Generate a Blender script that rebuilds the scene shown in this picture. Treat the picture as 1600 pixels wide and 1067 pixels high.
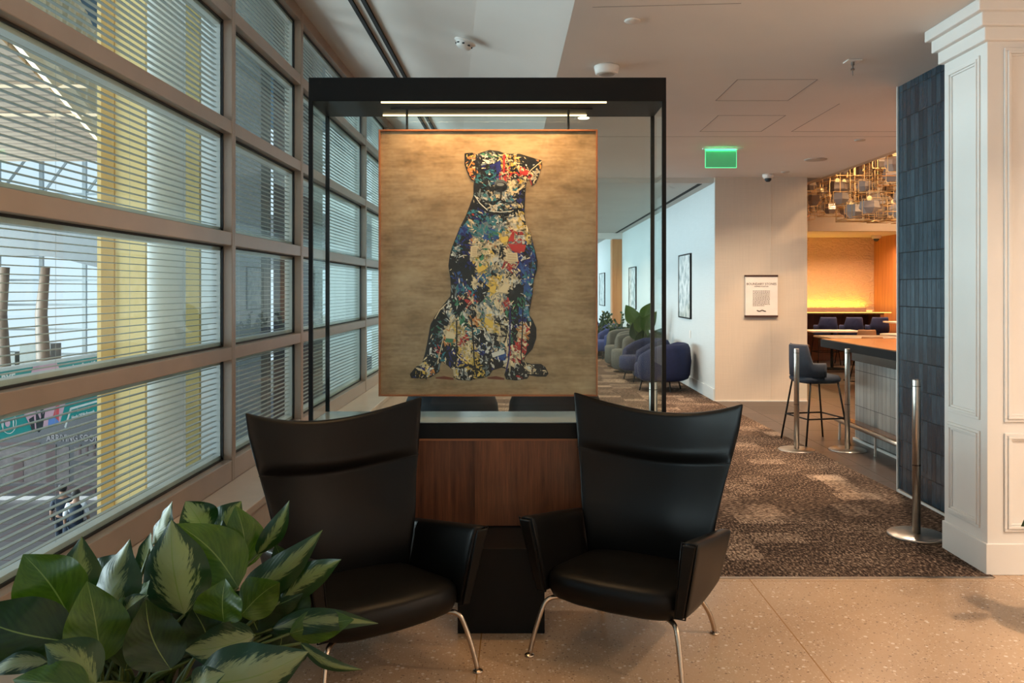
import bpy, bmesh, math, random
from mathutils import Vector, Matrix
random.seed(7)
R = math.radians
PI = math.pi
sc = bpy.context.scene
for o in list(bpy.data.objects): bpy.data.objects.remove(o)
C = sc.collection
# ------------------------------------------------------------------ camera, world, exposure
F = 1280.0
EYE = 1.55
cam = bpy.data.objects.new('camera', bpy.data.cameras.new('camera'))
C.objects.link(cam)
cam.location = (0, 0, EYE); cam.rotation_euler = (R(90), 0, 0)
cam.data.lens = F / 1600 * 36; cam.data.sensor_width = 36
cam.data.shift_x = -12 / 1600; cam.data.shift_y = -81.5 / 1600
cam.data.clip_end = 300
sc.camera = cam
sc.view_settings.view_transform = 'Standard'; sc.view_settings.look = 'None'
sc.view_settings.gamma = 1; sc.view_settings.use_curve_mapping = False
sc.view_settings.exposure = 1.0
w = bpy.data.worlds.new('world'); sc.world = w; w.use_nodes = True
bg = w.node_tree.nodes['Background']
bg.inputs[0].default_value = (0.74, 0.87, 1.0, 1); bg.inputs[1].default_value = .62
try:
    sc.cycles.max_bounces = 8; sc.cycles.transparent_max_bounces = 24; sc.cycles.sample_clamp_indirect = 4
except Exception: pass

def lamp(name, kind, loc, power, color, rot=(0, 0, 0), size=.2, size_y=None, spot=None, spread=None, parent=None, blend=.6):
    d = bpy.data.lights.new(name, kind); d.energy = power; d.color = color
    if kind == 'AREA':
        d.size = size
        if size_y: d.shape = 'RECTANGLE'; d.size_y = size_y
        else: d.shape = 'DISK'
        if spread: d.spread = R(spread)
    else:
        d.shadow_soft_size = size
        if spot: d.spot_size = R(spot); d.spot_blend = blend
    o = bpy.data.objects.new(name, d); C.objects.link(o); o.location = loc; o.rotation_euler = rot
    if parent: o.parent = parent
    return o
WARM = (1.0, .76, .55); AMB = (1.0, .55, .2); NEUT = (1.0, .86, .72); COOL = (.84, .94, 1.0)
# large area lamp added to brighten hall and lounge from the window side
# stands out of view to the left in place of assumed hall glazing
lamp('hall_side_fill', 'AREA', (-26, 12, 1.5), 11500, COOL, (0, R(-90), 0), 10, 40)

# ------------------------------------------------------------------ helpers
def P(x, y, a): return Vector(((x - 812) / a, F / a, EYE - (y - 452) / a))
def tag(o, label=None, cat=None, group=None, kind=None):
    if label: o['label'] = label
    if cat: o['category'] = cat
    if group: o['group'] = group
    if kind: o['kind'] = kind
    return o
def empty(name, loc=(0, 0, 0), rz=0, label=None, cat=None, group=None, kind=None):
    o = bpy.data.objects.new(name, None); C.objects.link(o); o.empty_display_size = .1
    o.location = loc; o.rotation_euler = (0, 0, rz)
    return tag(o, label, cat, group, kind)
def children(o): return [c for c in bpy.data.objects if c.parent == o]
def copy_tree(o, parent=None):
    ch = children(o); c = o.copy(); C.objects.link(c)
    if parent: c.parent = parent
    for k in ch: copy_tree(k, c)
    return c

class MB:
    def __init__(s): s.v = []; s.f = []; s.m = []; s.uv = None; s.col = None
    def add(s, vs, fs, mi=0):
        b = len(s.v); s.v += [tuple(q) for q in vs]
        for f in fs: s.f.append(tuple(b + i for i in f)); s.m.append(mi)
        return s
    def box(s, x0, x1, y0, y1, z0, z1, mi=0):
        if x0 > x1: x0, x1 = x1, x0
        if y0 > y1: y0, y1 = y1, y0
        if z0 > z1: z0, z1 = z1, z0
        return s.add([(x0,y0,z0),(x1,y0,z0),(x1,y1,z0),(x0,y1,z0),(x0,y0,z1),(x1,y0,z1),(x1,y1,z1),(x0,y1,z1)],
              [(0,3,2,1),(4,5,6,7),(0,1,5,4),(1,2,6,5),(2,3,7,6),(3,0,4,7)], mi)
    def prism(s, pts, off, mi=0):
        n = len(pts); off = Vector(off); vs = [Vector(p) for p in pts] + [Vector(p) + off for p in pts]
        return s.add(vs, [tuple(range(n))[::-1], tuple(range(n, 2*n))] + [(i, (i+1) % n, n+(i+1) % n, n+i) for i in range(n)], mi)
    def tube(s, path, r, n=10, mi=0, cap=True):
        path = [Vector(p) for p in path]; rs = r if isinstance(r, (list, tuple)) else [r]*len(path)
        vs = []; u = None
        for i, p in enumerate(path):
            t = (path[min(i+1, len(path)-1)] - path[max(i-1, 0)]).normalized()
            if u is None:
                u = t.orthogonal().normalized()
            else:
                u = (u - t*u.dot(t)).normalized()
            w_ = t.cross(u)
            for k in range(n):
                an = 2*PI*k/n; vs.append(p + (u*math.cos(an) + w_*math.sin(an))*rs[i])
        fs = [(i*n+k, i*n+(k+1) % n, (i+1)*n+(k+1) % n, (i+1)*n+k) for i in range(len(path)-1) for k in range(n)]
        if cap: fs += [tuple(range(n))[::-1], tuple(range((len(path)-1)*n, len(path)*n))]
        return s.add(vs, fs, mi)
    def lathe(s, prof, c=(0,0,0), n=24, mi=0, axis=None):
        c = Vector(c); vs = []; M = Matrix.Identity(3)
        if axis is not None: M = Vector((0,0,1)).rotation_difference(Vector(axis)).to_matrix()
        for r, z in prof:
            for k in range(n):
                an = 2*PI*k/n; vs.append(c + M @ Vector((r*math.cos(an), r*math.sin(an), z)))
        fs = [(i*n+k, i*n+(k+1) % n, (i+1)*n+(k+1) % n, (i+1)*n+k) for i in range(len(prof)-1) for k in range(n)]
        fs += [tuple(range(n))[::-1], tuple(range((len(prof)-1)*n, len(prof)*n))]
        return s.add(vs, fs, mi)
    def grid(s, fn, nu, nv, mi=0):
        vs = [fn(i/nu, j/nv) for j in range(nv+1) for i in range(nu+1)]
        return s.add(vs, [(j*(nu+1)+i, j*(nu+1)+i+1, (j+1)*(nu+1)+i+1, (j+1)*(nu+1)+i) for j in range(nv) for i in range(nu)], mi)
    def build(s, name, mats, parent=None, bevel=0, smooth=False, loc=None, seg=2, sub=0, weld=False, recalc=False):
        me = bpy.data.meshes.new(name); me.from_pydata(s.v, [], s.f)
        if not isinstance(mats, (list, tuple)): mats = [mats]
        for m in mats: me.materials.append(m)
        for p, mi in zip(me.polygons, s.m): p.material_index = mi
        if smooth: me.polygons.foreach_set('use_smooth', [True]*len(me.polygons))
        if weld or recalc:
            bm = bmesh.new(); bm.from_mesh(me)
            if weld: bmesh.ops.remove_doubles(bm, verts=bm.verts, dist=1e-5)
            bmesh.ops.recalc_face_normals(bm, faces=bm.faces); bm.to_mesh(me); bm.free()
        me.update()
        o = bpy.data.objects.new(name, me); C.objects.link(o)
        if parent: o.parent = parent
        if loc: o.location = loc
        if bevel:
            b = o.modifiers.new('bevel', 'BEVEL'); b.width = bevel; b.segments = seg; b.limit_method = 'ANGLE'; b.angle_limit = R(40)
        if sub:
            d = o.modifiers.new('sub', 'SUBSURF'); d.levels = sub; d.render_levels = sub
        return o
def struct(name, mb, mats, label=None, **k):
    return tag(mb.build(name, mats, **k), label, None, None, 'structure')

def text(name, body, size, mat, parent, loc, rot=(R(90), 0, 0), align='LEFT', weight=0.0, sx=1.0, depth=.0005):
    cu = bpy.data.curves.new(name, 'FONT'); cu.body = body; cu.size = size; cu.align_x = align
    cu.offset = weight; cu.extrude = depth; cu.resolution_u = 3
    t = bpy.data.objects.new(name, cu); C.objects.link(t)
    bpy.context.view_layer.update()
    me = bpy.data.meshes.new_from_object(t.evaluated_get(bpy.context.evaluated_depsgraph_get()))
    bpy.data.objects.remove(t); me.materials.clear(); me.materials.append(mat)
    o = bpy.data.objects.new(name, me); C.objects.link(o); o.parent = parent
    o.location = loc; o.rotation_euler = rot; o.scale = (sx, 1, 1)
    return o

# ------------------------------------------------------------------ materials
class NT:
    def __init__(s, name):
        s.m = bpy.data.materials.new(name); s.m.use_nodes = True; s.t = s.m.node_tree; s.n = s.t.nodes; s.l = s.t.links
        s.b = s.n['Principled BSDF']; s.out = s.n['Material Output']
    def node(s, typ, **kw):
        n = s.n.new(typ)
        for k, v in kw.items():
            if k.startswith('i_'): n.inputs[int(k[2:]) if k[2:].isdigit() else k[2:]].default_value = v
            else: setattr(n, k, v)
        return n
    def link(s, a, b): s.l.new(a, b)
    def pos(s): return s.node('ShaderNodeNewGeometry').outputs['Position']
    def obj(s): return s.node('ShaderNodeTexCoord').outputs['Object']
    def mapping(s, vec, scale=(1,1,1), rot=(0,0,0), loc=(0,0,0)):
        n = s.node('ShaderNodeMapping'); n.inputs['Scale'].default_value = scale; n.inputs['Rotation'].default_value = rot; n.inputs['Location'].default_value = loc
        s.link(vec, n.inputs[0]); return n.outputs[0]
    def noise(s, vec, scale, detail=4, rough=.5):
        n = s.node('ShaderNodeTexNoise'); n.inputs['Scale'].default_value = scale; n.inputs['Detail'].default_value = detail; n.inputs['Roughness'].default_value = rough
        s.link(vec, n.inputs['Vector']); return n
    def vor(s, vec, scale, feature='F1', rand=1):
        n = s.node('ShaderNodeTexVoronoi'); n.feature = feature; n.inputs['Scale'].default_value = scale; n.inputs['Randomness'].default_value = rand
        s.link(vec, n.inputs['Vector']); return n
    def ramp(s, fac, stops, interp='LINEAR'):
        n = s.node('ShaderNodeValToRGB'); cr = n.color_ramp; cr.interpolation = interp
        while len(cr.elements) < len(stops): cr.elements.new(.5)
        for e, (p, c) in zip(cr.elements, stops): e.position = p; e.color = (*c, 1) if len(c) == 3 else c
        s.link(fac, n.inputs[0]); return n.outputs[0]
    def mix(s, fac, a, b, mode='MIX'):
        n = s.node('ShaderNodeMix'); n.data_type = 'RGBA'; n.blend_type = mode
        for sock, v in ((n.inputs[0], fac), (n.inputs[6], a), (n.inputs[7], b)):
            if hasattr(v, 'is_output') or hasattr(v, 'links'): s.link(v, sock)
            else: sock.default_value = v if not isinstance(v, tuple) else ((*v, 1) if len(v) == 3 else v)
        return n.outputs[2]
    def math(s, op, a, b=None, c=None):
        n = s.node('ShaderNodeMath'); n.operation = op
        for i, v in enumerate((a, b, c)):
            if v is None: continue
            if hasattr(v, 'links'): s.link(v, n.inputs[i])
            else: n.inputs[i].default_value = v
        return n.outputs[0]
    def bump(s, h, strength=.2, dist=.002):
        n = s.node('ShaderNodeBump'); n.inputs['Strength'].default_value = strength; n.inputs['Distance'].default_value = dist
        s.link(h, n.inputs['Height']); s.link(n.outputs[0], s.b.inputs['Normal'])
    def set(s, base=None, rough=None, metal=None, spec=None, **kw):
        for key, v in (('Base Color', base), ('Roughness', rough), ('Metallic', metal), ('Specular IOR Level', spec)):
            if v is None: continue
            if hasattr(v, 'links'): s.link(v, s.b.inputs[key])
            else: s.b.inputs[key].default_value = (*v, 1) if isinstance(v, tuple) and len(v) == 3 else v
        for k, v in kw.items(): s.b.inputs[k.replace('_', ' ')].default_value = v
        return s
    def sep(s, vec):
        n = s.node('ShaderNodeSeparateXYZ'); s.link(vec, n.inputs[0]); return n.outputs
    def comb(s, x, y, z=0.0):
        n = s.node('ShaderNodeCombineXYZ')
        for i, v in enumerate((x, y, z)):
            if hasattr(v, 'links'): s.link(v, n.inputs[i])
            else: n.inputs[i].default_value = v
        return n.outputs[0]

def plain(name, col, rough=.5, metal=0, var=.06, scale=6, bump=0, bscale=60, spec=.5):
    t = NT(name); v = t.obj(); n = t.noise(v, scale, 3)
    a = tuple(c*(1-var) for c in col); b = tuple(min(1, c*(1+var)) for c in col)
    t.set(t.ramp(n.outputs[0], [(.3, a), (.7, b)]), rough, metal, spec)
    if bump: t.bump(t.noise(v, bscale, 3).outputs[0], bump)
    return t.m
def emis(name, col, strength):
    t = NT(name); t.set((.02,.02,.02), .5); t.b.inputs['Emission Color'].default_value = (*col, 1); t.b.inputs['Emission Strength'].default_value = strength
    return t.m
def glassmat(name, tint=(.93,.97,.96), refl=.06, edge=.6, rough=.0):
    t = NT(name); t.n.remove(t.b)
    tr = t.node('ShaderNodeBsdfTransparent'); tr.inputs[0].default_value = (*tint, 1)
    gl = t.node('ShaderNodeBsdfGlossy'); gl.inputs[0].default_value = (1,1,1,1); gl.inputs['Roughness'].default_value = rough
    lw = t.node('ShaderNodeLayerWeight'); lw.inputs[0].default_value = .35
    f = t.math('MULTIPLY_ADD', t.math('POWER', lw.outputs['Facing'], 3.0), edge, refl)
    mx = t.node('ShaderNodeMixShader'); t.link(f, mx.inputs[0]); t.link(tr.outputs[0], mx.inputs[1]); t.link(gl.outputs[0], mx.inputs[2])
    t.link(mx.outputs[0], t.out.inputs[0]); return t.m
def wood(name, c1, c2, axis='Z', rough=.4, scale=1.0, groove=0):
    t = NT(name); v = t.pos()
    st = {'Z': (14, 14, .8), 'Y': (14, .8, 14), 'X': (.8, 14, 14)}[axis]
    mv = t.mapping(v, tuple(q*scale for q in st))
    n = t.noise(mv, 2.2, 6, .65); n2 = t.noise(mv, 9, 3)
    col = t.ramp(t.math('ADD', t.math('MULTIPLY', n.outputs[0], .75), t.math('MULTIPLY', n2.outputs[0], .25)), [(.32, c1), (.52, tuple((a+b)/2 for a, b in zip(c1, c2))), (.68, c2)])
    if groove:
        x = t.sep(v)[0]; fr = t.math('FRACT', t.math('DIVIDE', x, groove)); g = t.math('LESS_THAN', fr, .08)
        col = t.mix(g, col, tuple(c*.35 for c in c1))
    t.set(col, rough); t.bump(n2.outputs[0], .08); return t.m
def tiles(name, cols, tw, th, axes='YZ', mortar=(.05,.06,.07), rough=.18, msize=.0025, bumpy=.25, off=0.0):
    t = NT(name); o = t.sep(t.pos()); idx = {'X': 0, 'Y': 1, 'Z': 2}
    vec = t.comb(o[idx[axes[0]]], o[idx[axes[1]]], 0.0)
    br = t.node('ShaderNodeTexBrick'); br.offset = off; br.squash = 1
    br.inputs['Scale'].default_value = 1; br.inputs['Mortar Size'].default_value = msize; br.inputs['Mortar Smooth'].default_value = .3
    br.inputs['Brick Width'].default_value = tw; br.inputs['Row Height'].default_value = th; br.inputs['Bias'].default_value = 0
    br.inputs['Color1'].default_value = (0,0,0,1); br.inputs['Color2'].default_value = (1,1,1,1); br.inputs['Mortar'].default_value = (.5,.5,.5,1)
    t.link(vec, br.inputs['Vector'])
    n = t.noise(t.mapping(vec, (60, 6, 1)), 1.5, 4)
    val = t.math('ADD', t.math('MULTIPLY', br.outputs['Color'], .38), t.math('MULTIPLY', n.outputs[0], .62))
    col = t.ramp(val, [(.2, cols[0]), (.5, cols[1]), (.85, cols[2])])
    col = t.mix(br.outputs['Fac'], col, mortar)
    t.set(col, t.math('MULTIPLY_ADD', br.outputs['Fac'], .7, rough))
    h = t.math('ADD', t.math('MULTIPLY', t.math('SUBTRACT', 1.0, br.outputs['Fac']), 1.0), t.math('ADD', t.math('MULTIPLY', n.outputs[0], .5), t.math('MULTIPLY', br.outputs['Color'], .4)))
    t.bump(h, bumpy, .003); return t.m

M = {}
M['champagne'] = plain('champagne_frame_paint', (.38,.30,.245), .32, .15, .04)
M['gasket'] = plain('black_gasket', (.012,.012,.012), .6)
M['white_alu'] = plain('white_spacer', (.62,.64,.62), .4)
M['slat'] = plain('blind_slat', (.42,.44,.41), .45, 0, .03)
M['stone'] = plain('sill_stone', (.62,.53,.44), .3, 0, .08, 4, .03, 80)
M['ceil'] = plain('ceiling_plaster', (.74,.70,.66), .8, 0, .03, 1.2)
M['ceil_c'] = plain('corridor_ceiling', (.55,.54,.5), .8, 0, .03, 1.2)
M['white_paint'] = plain('white_panel_paint', (.76,.74,.71), .45, 0, .02, 2)
M['black'] = plain('black_steel', (.004,.004,.004), .45, 0, .1, spec=.2)
M['slot'] = plain('black_slot', (.004,.004,.004), .9)
M['steel'] = plain('brushed_steel', (.55,.51,.46), .28, 1, .08, 30)
M['bronze'] = plain('brushed_nickel_leg', (.50,.40,.31), .26, 1, .05)
M['yellow'] = plain('yellow_column_paint', (1.0,.68,.27), .5, 0, .04, 2)
M['ochre'] = plain('ochre_column_groove', (.62,.33,.07), .5, 0, .08, 4)
M['greycol'] = plain('white_drum_column', (.66,.68,.66), .45, 0, .04, 2)
M['cwall'] = None
def fabric_wall(name, c):
    t = NT(name); o = t.pos(); n = t.noise(t.mapping(o, (140, 140, 3)), 1, 2); n2 = t.noise(t.mapping(o, (3, 3, 150)), 1, 2)
    v = t.math('MULTIPLY_ADD', n.outputs[0], .5, t.math('MULTIPLY', n2.outputs[0], .5))
    t.set(t.ramp(v, [(.35, tuple(q*.95 for q in c)), (.65, tuple(min(1,q*1.03) for q in c))]), .75); t.bump(v, .15, .001); return t.m
M['cwall'] = fabric_wall('cream_wallcovering', (.60,.52,.43))
M['bwall'] = fabric_wall('pale_blue_grey_wallcovering', (.55,.61,.63))
M['walnut'] = wood('dark_walnut', (.035,.010,.004), (.15,.048,.018), 'Z', .35)
M['walnut_g'] = wood('grooved_walnut', (.045,.013,.005), (.20,.068,.025), 'Z', .35, 1, .0)
M['orangewood'] = wood('cherry_wood_panel', (.42,.16,.05), (.62,.28,.10), 'Z', .4, .5)
M['oak'] = wood('oak_counter_top', (.20,.085,.035), (.36,.17,.075), 'Y', .2, .6)
M['copper'] = plain('copper_painting_frame', (.33,.12,.05), .35, .4, .1)
M['bluetile'] = tiles('blue_glazed_tile', [(.008,.019,.030), (.019,.040,.060), (.050,.090,.12)], .062, .203, 'YZ', (.003,.005,.007), .2, .0038)
M['greytile'] = tiles('grey_bar_tile', [(.22,.23,.22), (.30,.31,.30), (.38,.39,.37)], .085, .36, 'YZ', (.08,.08,.08), .3, .003)
M['glass'] = glassmat('window_glass', (.88,.94,.93), .02, .26)
M['caseglass'] = glassmat('case_glass', (.955,.985,.978), .008, .28)
M['led'] = emis('warm_led', (1, .72, .34), 2.2)
M['dimled'] = emis('hall_linear_lamp', (1,.80,.55), .6)
M['amberled'] = emis('amber_cove_led', (1, .62, .12), 1.6)
M['lampwhite'] = emis('lit_lamp_lens', (1, .78, .55), 3)
M['exitglow'] = emis('green_sign_edge', (.12, .9, .35), .7)
M['black_leather'] = None
t = NT('black_leather'); v = t.obj(); n = t.noise(v, 3, 2)
t.set(t.ramp(n.outputs[0], [(.3, (.0032,.0028,.0024)), (.7, (.0055,.0048,.0042))]), .42, 0, .20)
vv = t.vor(v, 420, 'DISTANCE_TO_EDGE'); t.bump(vv.outputs[0], .10, .0006); M['black_leather'] = t.m
M['seam'] = plain('leather_seam', (.003,.003,.003), .8)

# terrazzo
t = NT('terrazzo'); v = t.pos()
base = t.ramp(t.noise(v, 1.3, 5).outputs[0], [(.3, (.40,.26,.155)), (.7, (.51,.35,.22))])
def chips(scale, thr, col, base, z):
    vo = t.vor(t.mapping(v, (1,1,1), loc=(z, z*1.7, 0)), scale)
    sel = t.math('GREATER_THAN', t.sep(vo.outputs['Color'])[0], thr)
    nz = t.math('LESS_THAN', vo.outputs['Distance'], .36)
    return t.mix(t.math('MULTIPLY', sel, nz), base, col)
c = chips(95, .45, (.50,.35,.235), base, 0); c = chips(80, .84, (.60,.46,.33), c, 3.1); c = chips(110, .90, (.22,.14,.09), c, 7.7)
c = chips(45, .93, (.66,.54,.42), c, 11.3); c = chips(60, .96, (.26,.17,.11), c, 1.3)
sx = t.sep(v); jl = t.math('LESS_THAN', t.math('ABSOLUTE', t.math('SUBTRACT', t.math('FRACT', t.math('DIVIDE', t.math('ADD', sx[0], .175), 1.4)), 0.0)), .0045)
jy = t.math('LESS_THAN', t.math('FRACT', t.math('DIVIDE', t.math('ADD', sx[1], 1.15), 2.75)), .002)
c = t.mix(t.math('MAXIMUM', jl, jy), c, (.30,.16,.06))
t.set(c, .25); M['terrazzo'] = t.m
# carpet
t = NT('patterned_carpet'); v = t.pos(); s_ = t.sep(v)
def cellnoise(sx, sy, off):
    fl = t.node('ShaderNodeVectorMath', operation='FLOOR'); t.link(t.mapping(v, (sx, sy, 0), loc=(off, off*.7, 0)), fl.inputs[0])
    wn = t.node('ShaderNodeTexWhiteNoise'); t.link(fl.outputs[0], wn.inputs['Vector']); return wn.outputs['Value']
w1 = cellnoise(1.64, 1.64, 0); w2 = cellnoise(3.3, 4.9, 2.2); w3 = cellnoise(4.9, 3.3, 5.1)
n1 = t.noise(t.mapping(v, (1, 1, 0)), 2.0, 3); n2 = t.noise(t.mapping(v, (30, 75, 1)), 1, 2, .7); n4 = t.noise(t.mapping(v, (75, 30, 1)), 1, 2, .7); n3 = t.noise(v, 160, 2)
sel = t.math('GREATER_THAN', w1, .5)
fine = t.node('ShaderNodeMix'); t.link(sel, fine.inputs[0]); t.link(n2.outputs[0], fine.inputs[2]); t.link(n4.outputs[0], fine.inputs[3])
lightp = t.math('MULTIPLY', t.math('ADD', t.math('POWER', w2, 6.0), t.math('POWER', w3, 8.0)), .13)
val = t.math('ADD', t.math('MULTIPLY', fine.outputs[0], 1.0), t.math('ADD', lightp, t.math('MULTIPLY', n1.outputs[0], .14)))
col = t.ramp(val, [(.47, (.022,.014,.010)), (.57, (.062,.040,.029)), (.67, (.18,.125,.090)), (.80, (.42,.32,.24))])
t.set(col, .95, 0, .1); t.bump(t.math('ADD', fine.outputs[0], n3.outputs[0]), .8, .006); M['carpet'] = t.m
M['darkfloor'] = tiles('brown_floor_tile', [(.040,.029,.024), (.058,.042,.035), (.075,.053,.044)], .6, .6, 'XY', (.04,.03,.025), .35, .003, .05)
M['paper'] = plain('white_paper', (.78,.74,.70), .6)
M['ink'] = plain('dark_ink', (.05,.035,.03), .7)
M['barblack'] = plain('black_bar_edge', (.002,.0025,.003), .5, spec=.2)
M['navyfab'] = plain('navy_fabric', (.004,.010,.050), .85, 0, .15, 20, .2, 500)
M['navyfab2'] = plain('blue_fabric', (.018,.034,.13), .85, 0, .15, 20, .2, 500)
M['greyfab'] = plain('grey_green_fabric', (.085,.082,.07), .85, 0, .1, 20, .2, 500)
M['midnight'] = plain('midnight_fabric', (.003,.004,.012), .7)
M['purplefab'] = plain('plum_fabric', (.005,.003,.008), .8, 0, .15, 20)
M['stoolfab'] = plain('charcoal_navy_fabric', (.022,.026,.042), .8, 0, .1, 20, .2, 400)
M['pot'] = plain('dark_planter', (.02,.02,.02), .45)
M['soil'] = plain('soil', (.03,.02,.013), .95, 0, .3, 40, .5, 60)
M['stem'] = plain('plant_stem', (.05,.08,.012), .5, 0, .1)
M['hallgrey'] = plain('hall_grey', (.11,.115,.12), .6)
M['hallfloor'] = tiles('hall_terrazzo', [(.045,.040,.045), (.055,.050,.055), (.07,.062,.066)], 1.5, 1.5, 'XY', (.05,.018,.018), .3, .03, .02)
M['teal'] = plain('teal_banner', (.0,.33,.32), .5, 0, .05)
M['pinkp'] = plain('pink_print', (.80,.48,.60), .6); M['redp'] = plain('red_print', (.80,.10,.12), .6); M['bluep'] = plain('blue_print', (.15,.30,.75), .6)
M['whitep'] = plain('white_lettering', (.85,.87,.87), .6); M['blackp'] = plain('black_print', (.02,.03,.04), .6); M['skyb'] = plain('roof_blue', (.02,.13,.24), .6)
M['greyp'] = plain('grey_lettering', (.40,.36,.36), .6)

def leafmat(name, dark, light, thr, plainleaf=False):
    t = NT(name); uv = t.node('ShaderNodeUVMap').outputs[0]; o = t.sep(uv)
    d = t.math('ABSOLUTE', t.math('SUBTRACT', o[0], .5))       # 0 mid .. .5 edge
    oi = t.node('ShaderNodeObjectInfo').outputs['Random']
    vv = t.math('ADD', t.math('MULTIPLY', o[1], 1.0), t.math('MULTIPLY', d, -.9))
    nz = t.noise(t.comb(t.math('MULTIPLY', d, 7.0), t.math('MULTIPLY', vv, 16.0), t.math('MULTIPLY', oi, 50.0)), 1.0, 3, .6).outputs[0]
    nz2 = t.noise(t.comb(t.math('MULTIPLY', d, 18.0), t.math('MULTIPLY', vv, 40.0), t.math('MULTIPLY', oi, 20.0)), 1.0, 2).outputs[0]
    if plainleaf:
        col = t.ramp(nz, [(.3, dark), (.7, light)])
    else:
        wdt = t.math('MULTIPLY', t.math('SUBTRACT', 1.08, o[1]), 1.0)
        k = t.math('ADD', d, t.math('ADD', t.math('MULTIPLY', t.math('SUBTRACT', nz, .5), .55), t.math('MULTIPLY', t.math('SUBTRACT', nz2, .5), .16)))
        k = t.math('ADD', k, t.math('MULTIPLY', t.math('SUBTRACT', .5, wdt), -.10))
        col = t.ramp(k, [(thr-.05, light), (thr+.015, tuple(a*.45+b*.35 for a, b in zip(light, dark))), (thr+.05, dark)])
    rib = t.math('LESS_THAN', d, .010); col = t.mix(rib, col, (.17,.23,.07))
    t.set(col, .36, 0, .5)
    vein = t.math('SINE', t.math('MULTIPLY', vv, 75.0)); t.bump(vein, .10, .001)
    # thin leaf: light comes through
    tl = t.node('ShaderNodeBsdfTranslucent'); t.link(t.mix(1.0, col, (.85, 1.0, .3), 'MULTIPLY'), tl.inputs[0])
    mx = t.node('ShaderNodeMixShader'); mx.inputs[0].default_value = .28
    t.link(t.b.outputs[0], mx.inputs[1]); t.link(tl.outputs[0], mx.inputs[2]); t.link(mx.outputs[0], t.out.inputs[0])
    return t.m
M['leaf_s'] = leafmat('silver_leaf', (.008,.036,.012), (.22,.26,.13), .27)
M['leaf_v'] = leafmat('half_silver_leaf', (.010,.040,.008), (.16,.20,.075), .18)
M['leaf_g'] = leafmat('green_leaf', (.030,.075,.005), (.065,.125,.010), .2, True)
M['leaf_d'] = leafmat('dark_leaf', (.006,.024,.004), (.014,.042,.006), .2, True)

# ================================================================== SETTING
XW = -1.75                       # inner face of the window wall
CZ = 3.10                        # flat ceiling
def foldx(Y): return .294 - (Y - 4.53) * .0178
YN, YE = -3.0, 24.0              # room behind the camera .. far end
struct('floor', MB().box(XW-.2, 9, YN, 4.40, -.2, 0).box(2.56, 9, 4.40, 5.5, -.2, 0), M['terrazzo'], 'speckled beige terrazzo floor')
mb = MB().prism([(-1.75,4.40,-.2),(2.55,4.40,-.2),(2.55,4.5,-.2),(2.9,4.9,-.2),(2.9,5.5,-.2),(2.88,6.24,-.2),(2.70,11.34,-.2),(2.70,YE,-.2),(-1.75,YE,-.2)], (0,0,.206))
struct('floor_carpet', mb, M['carpet'], 'brown patterned carpet')
mb = MB().prism([(2.9,5.5,-.2),(9,5.5,-.2),(9,20,-.2),(2.70,20,-.2),(2.70,11.34,-.2),(2.88,6.24,-.2)], (0,0,.2))
struct('floor_tile', mb, M['darkfloor'], 'dark brown tile floor beside the bar')
# carpet edge strip
mb = MB().box(-1.4, 2.54, 4.385, 4.40, -.01, .007)
struct('trim_1', mb, M['steel'], 'thin metal edge between terrazzo and carpet')
# ceilings
mb = MB()
mb.prism([(foldx(YN),YN,CZ),(4.19,YN,CZ),(4.19,11.4,CZ),(foldx(11.4),11.4,CZ)], (0,0,.25))
struct('ceiling', mb, M['ceil'], 'flat plaster ceiling')
mb = MB(); SL = .3416
def slopez(X): return CZ + SL*(.27 - X)
zw = slopez(XW)
mb.prism([(foldx(YN),YN,CZ),(XW-.15,YN,slopez(XW-.15)),(XW-.15,YN,slopez(XW-.15)+.25),(foldx(YN),YN,CZ+.25)], (0,0,0))
mb = MB()
A = [(foldx(YN),YN,CZ),(XW-.15,YN,slopez(XW-.15)),(XW-.15,YN,zw+.3),(foldx(YN),YN,CZ+.25)]
B = [(foldx(YE),YE,CZ),(XW-.15,YE,slopez(XW-.15)),(XW-.15,YE,zw+.3),(foldx(YE),YE,CZ+.25)]
mb.add(A+B, [(3,2,1,0),(4,5,6,7),(0,1,5,4),(1,2,6,5),(2,3,7,6),(3,0,4,7)])
struct('ceiling_slope', mb, M['ceil'], 'plaster ceiling rising towards the windows')
mb = MB().box(-.2, 2.75, 11.4, YE, 3.03, 3.3)
struct('ceiling_corridor', mb, M['ceil_c'], 'lower corridor ceiling')
# ceiling grooves (joints and access panels)
g = MB(); zz = CZ-.0015
def line(x0, y0, x1, y1, wd=.004):
    d = Vector((x1-x0, y1-y0, 0)).normalized(); n = Vector((-d.y, d.x, 0))*wd
    g.prism([Vector((x0,y0,zz))-n, Vector((x1,y1,zz))-n, Vector((x1,y1,zz))+n, Vector((x0,y0,zz))+n], (0,0,.003))
for (x0,x1,y0,y1) in ((1.61,2.2,6.05,6.73), (1.77,2.37,7.3,8.05)):
    line(x0,y0,x1,y0); line(x1,y0,x1,y1); line(x1,y1,x0,y1); line(x0,y1,x0,y0)
line(2.67,6.84,2.67,8.05); line(2.67,8.05,3.7,8.05); line(.3,8.32,4.18,8.32,.003); line(.4,4.50,1.2,4.44,.003)
struct('trim_2', g, plain('joint_grey', (.30,.28,.26), .7), 'joints of the ceiling and its access panels')
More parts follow.
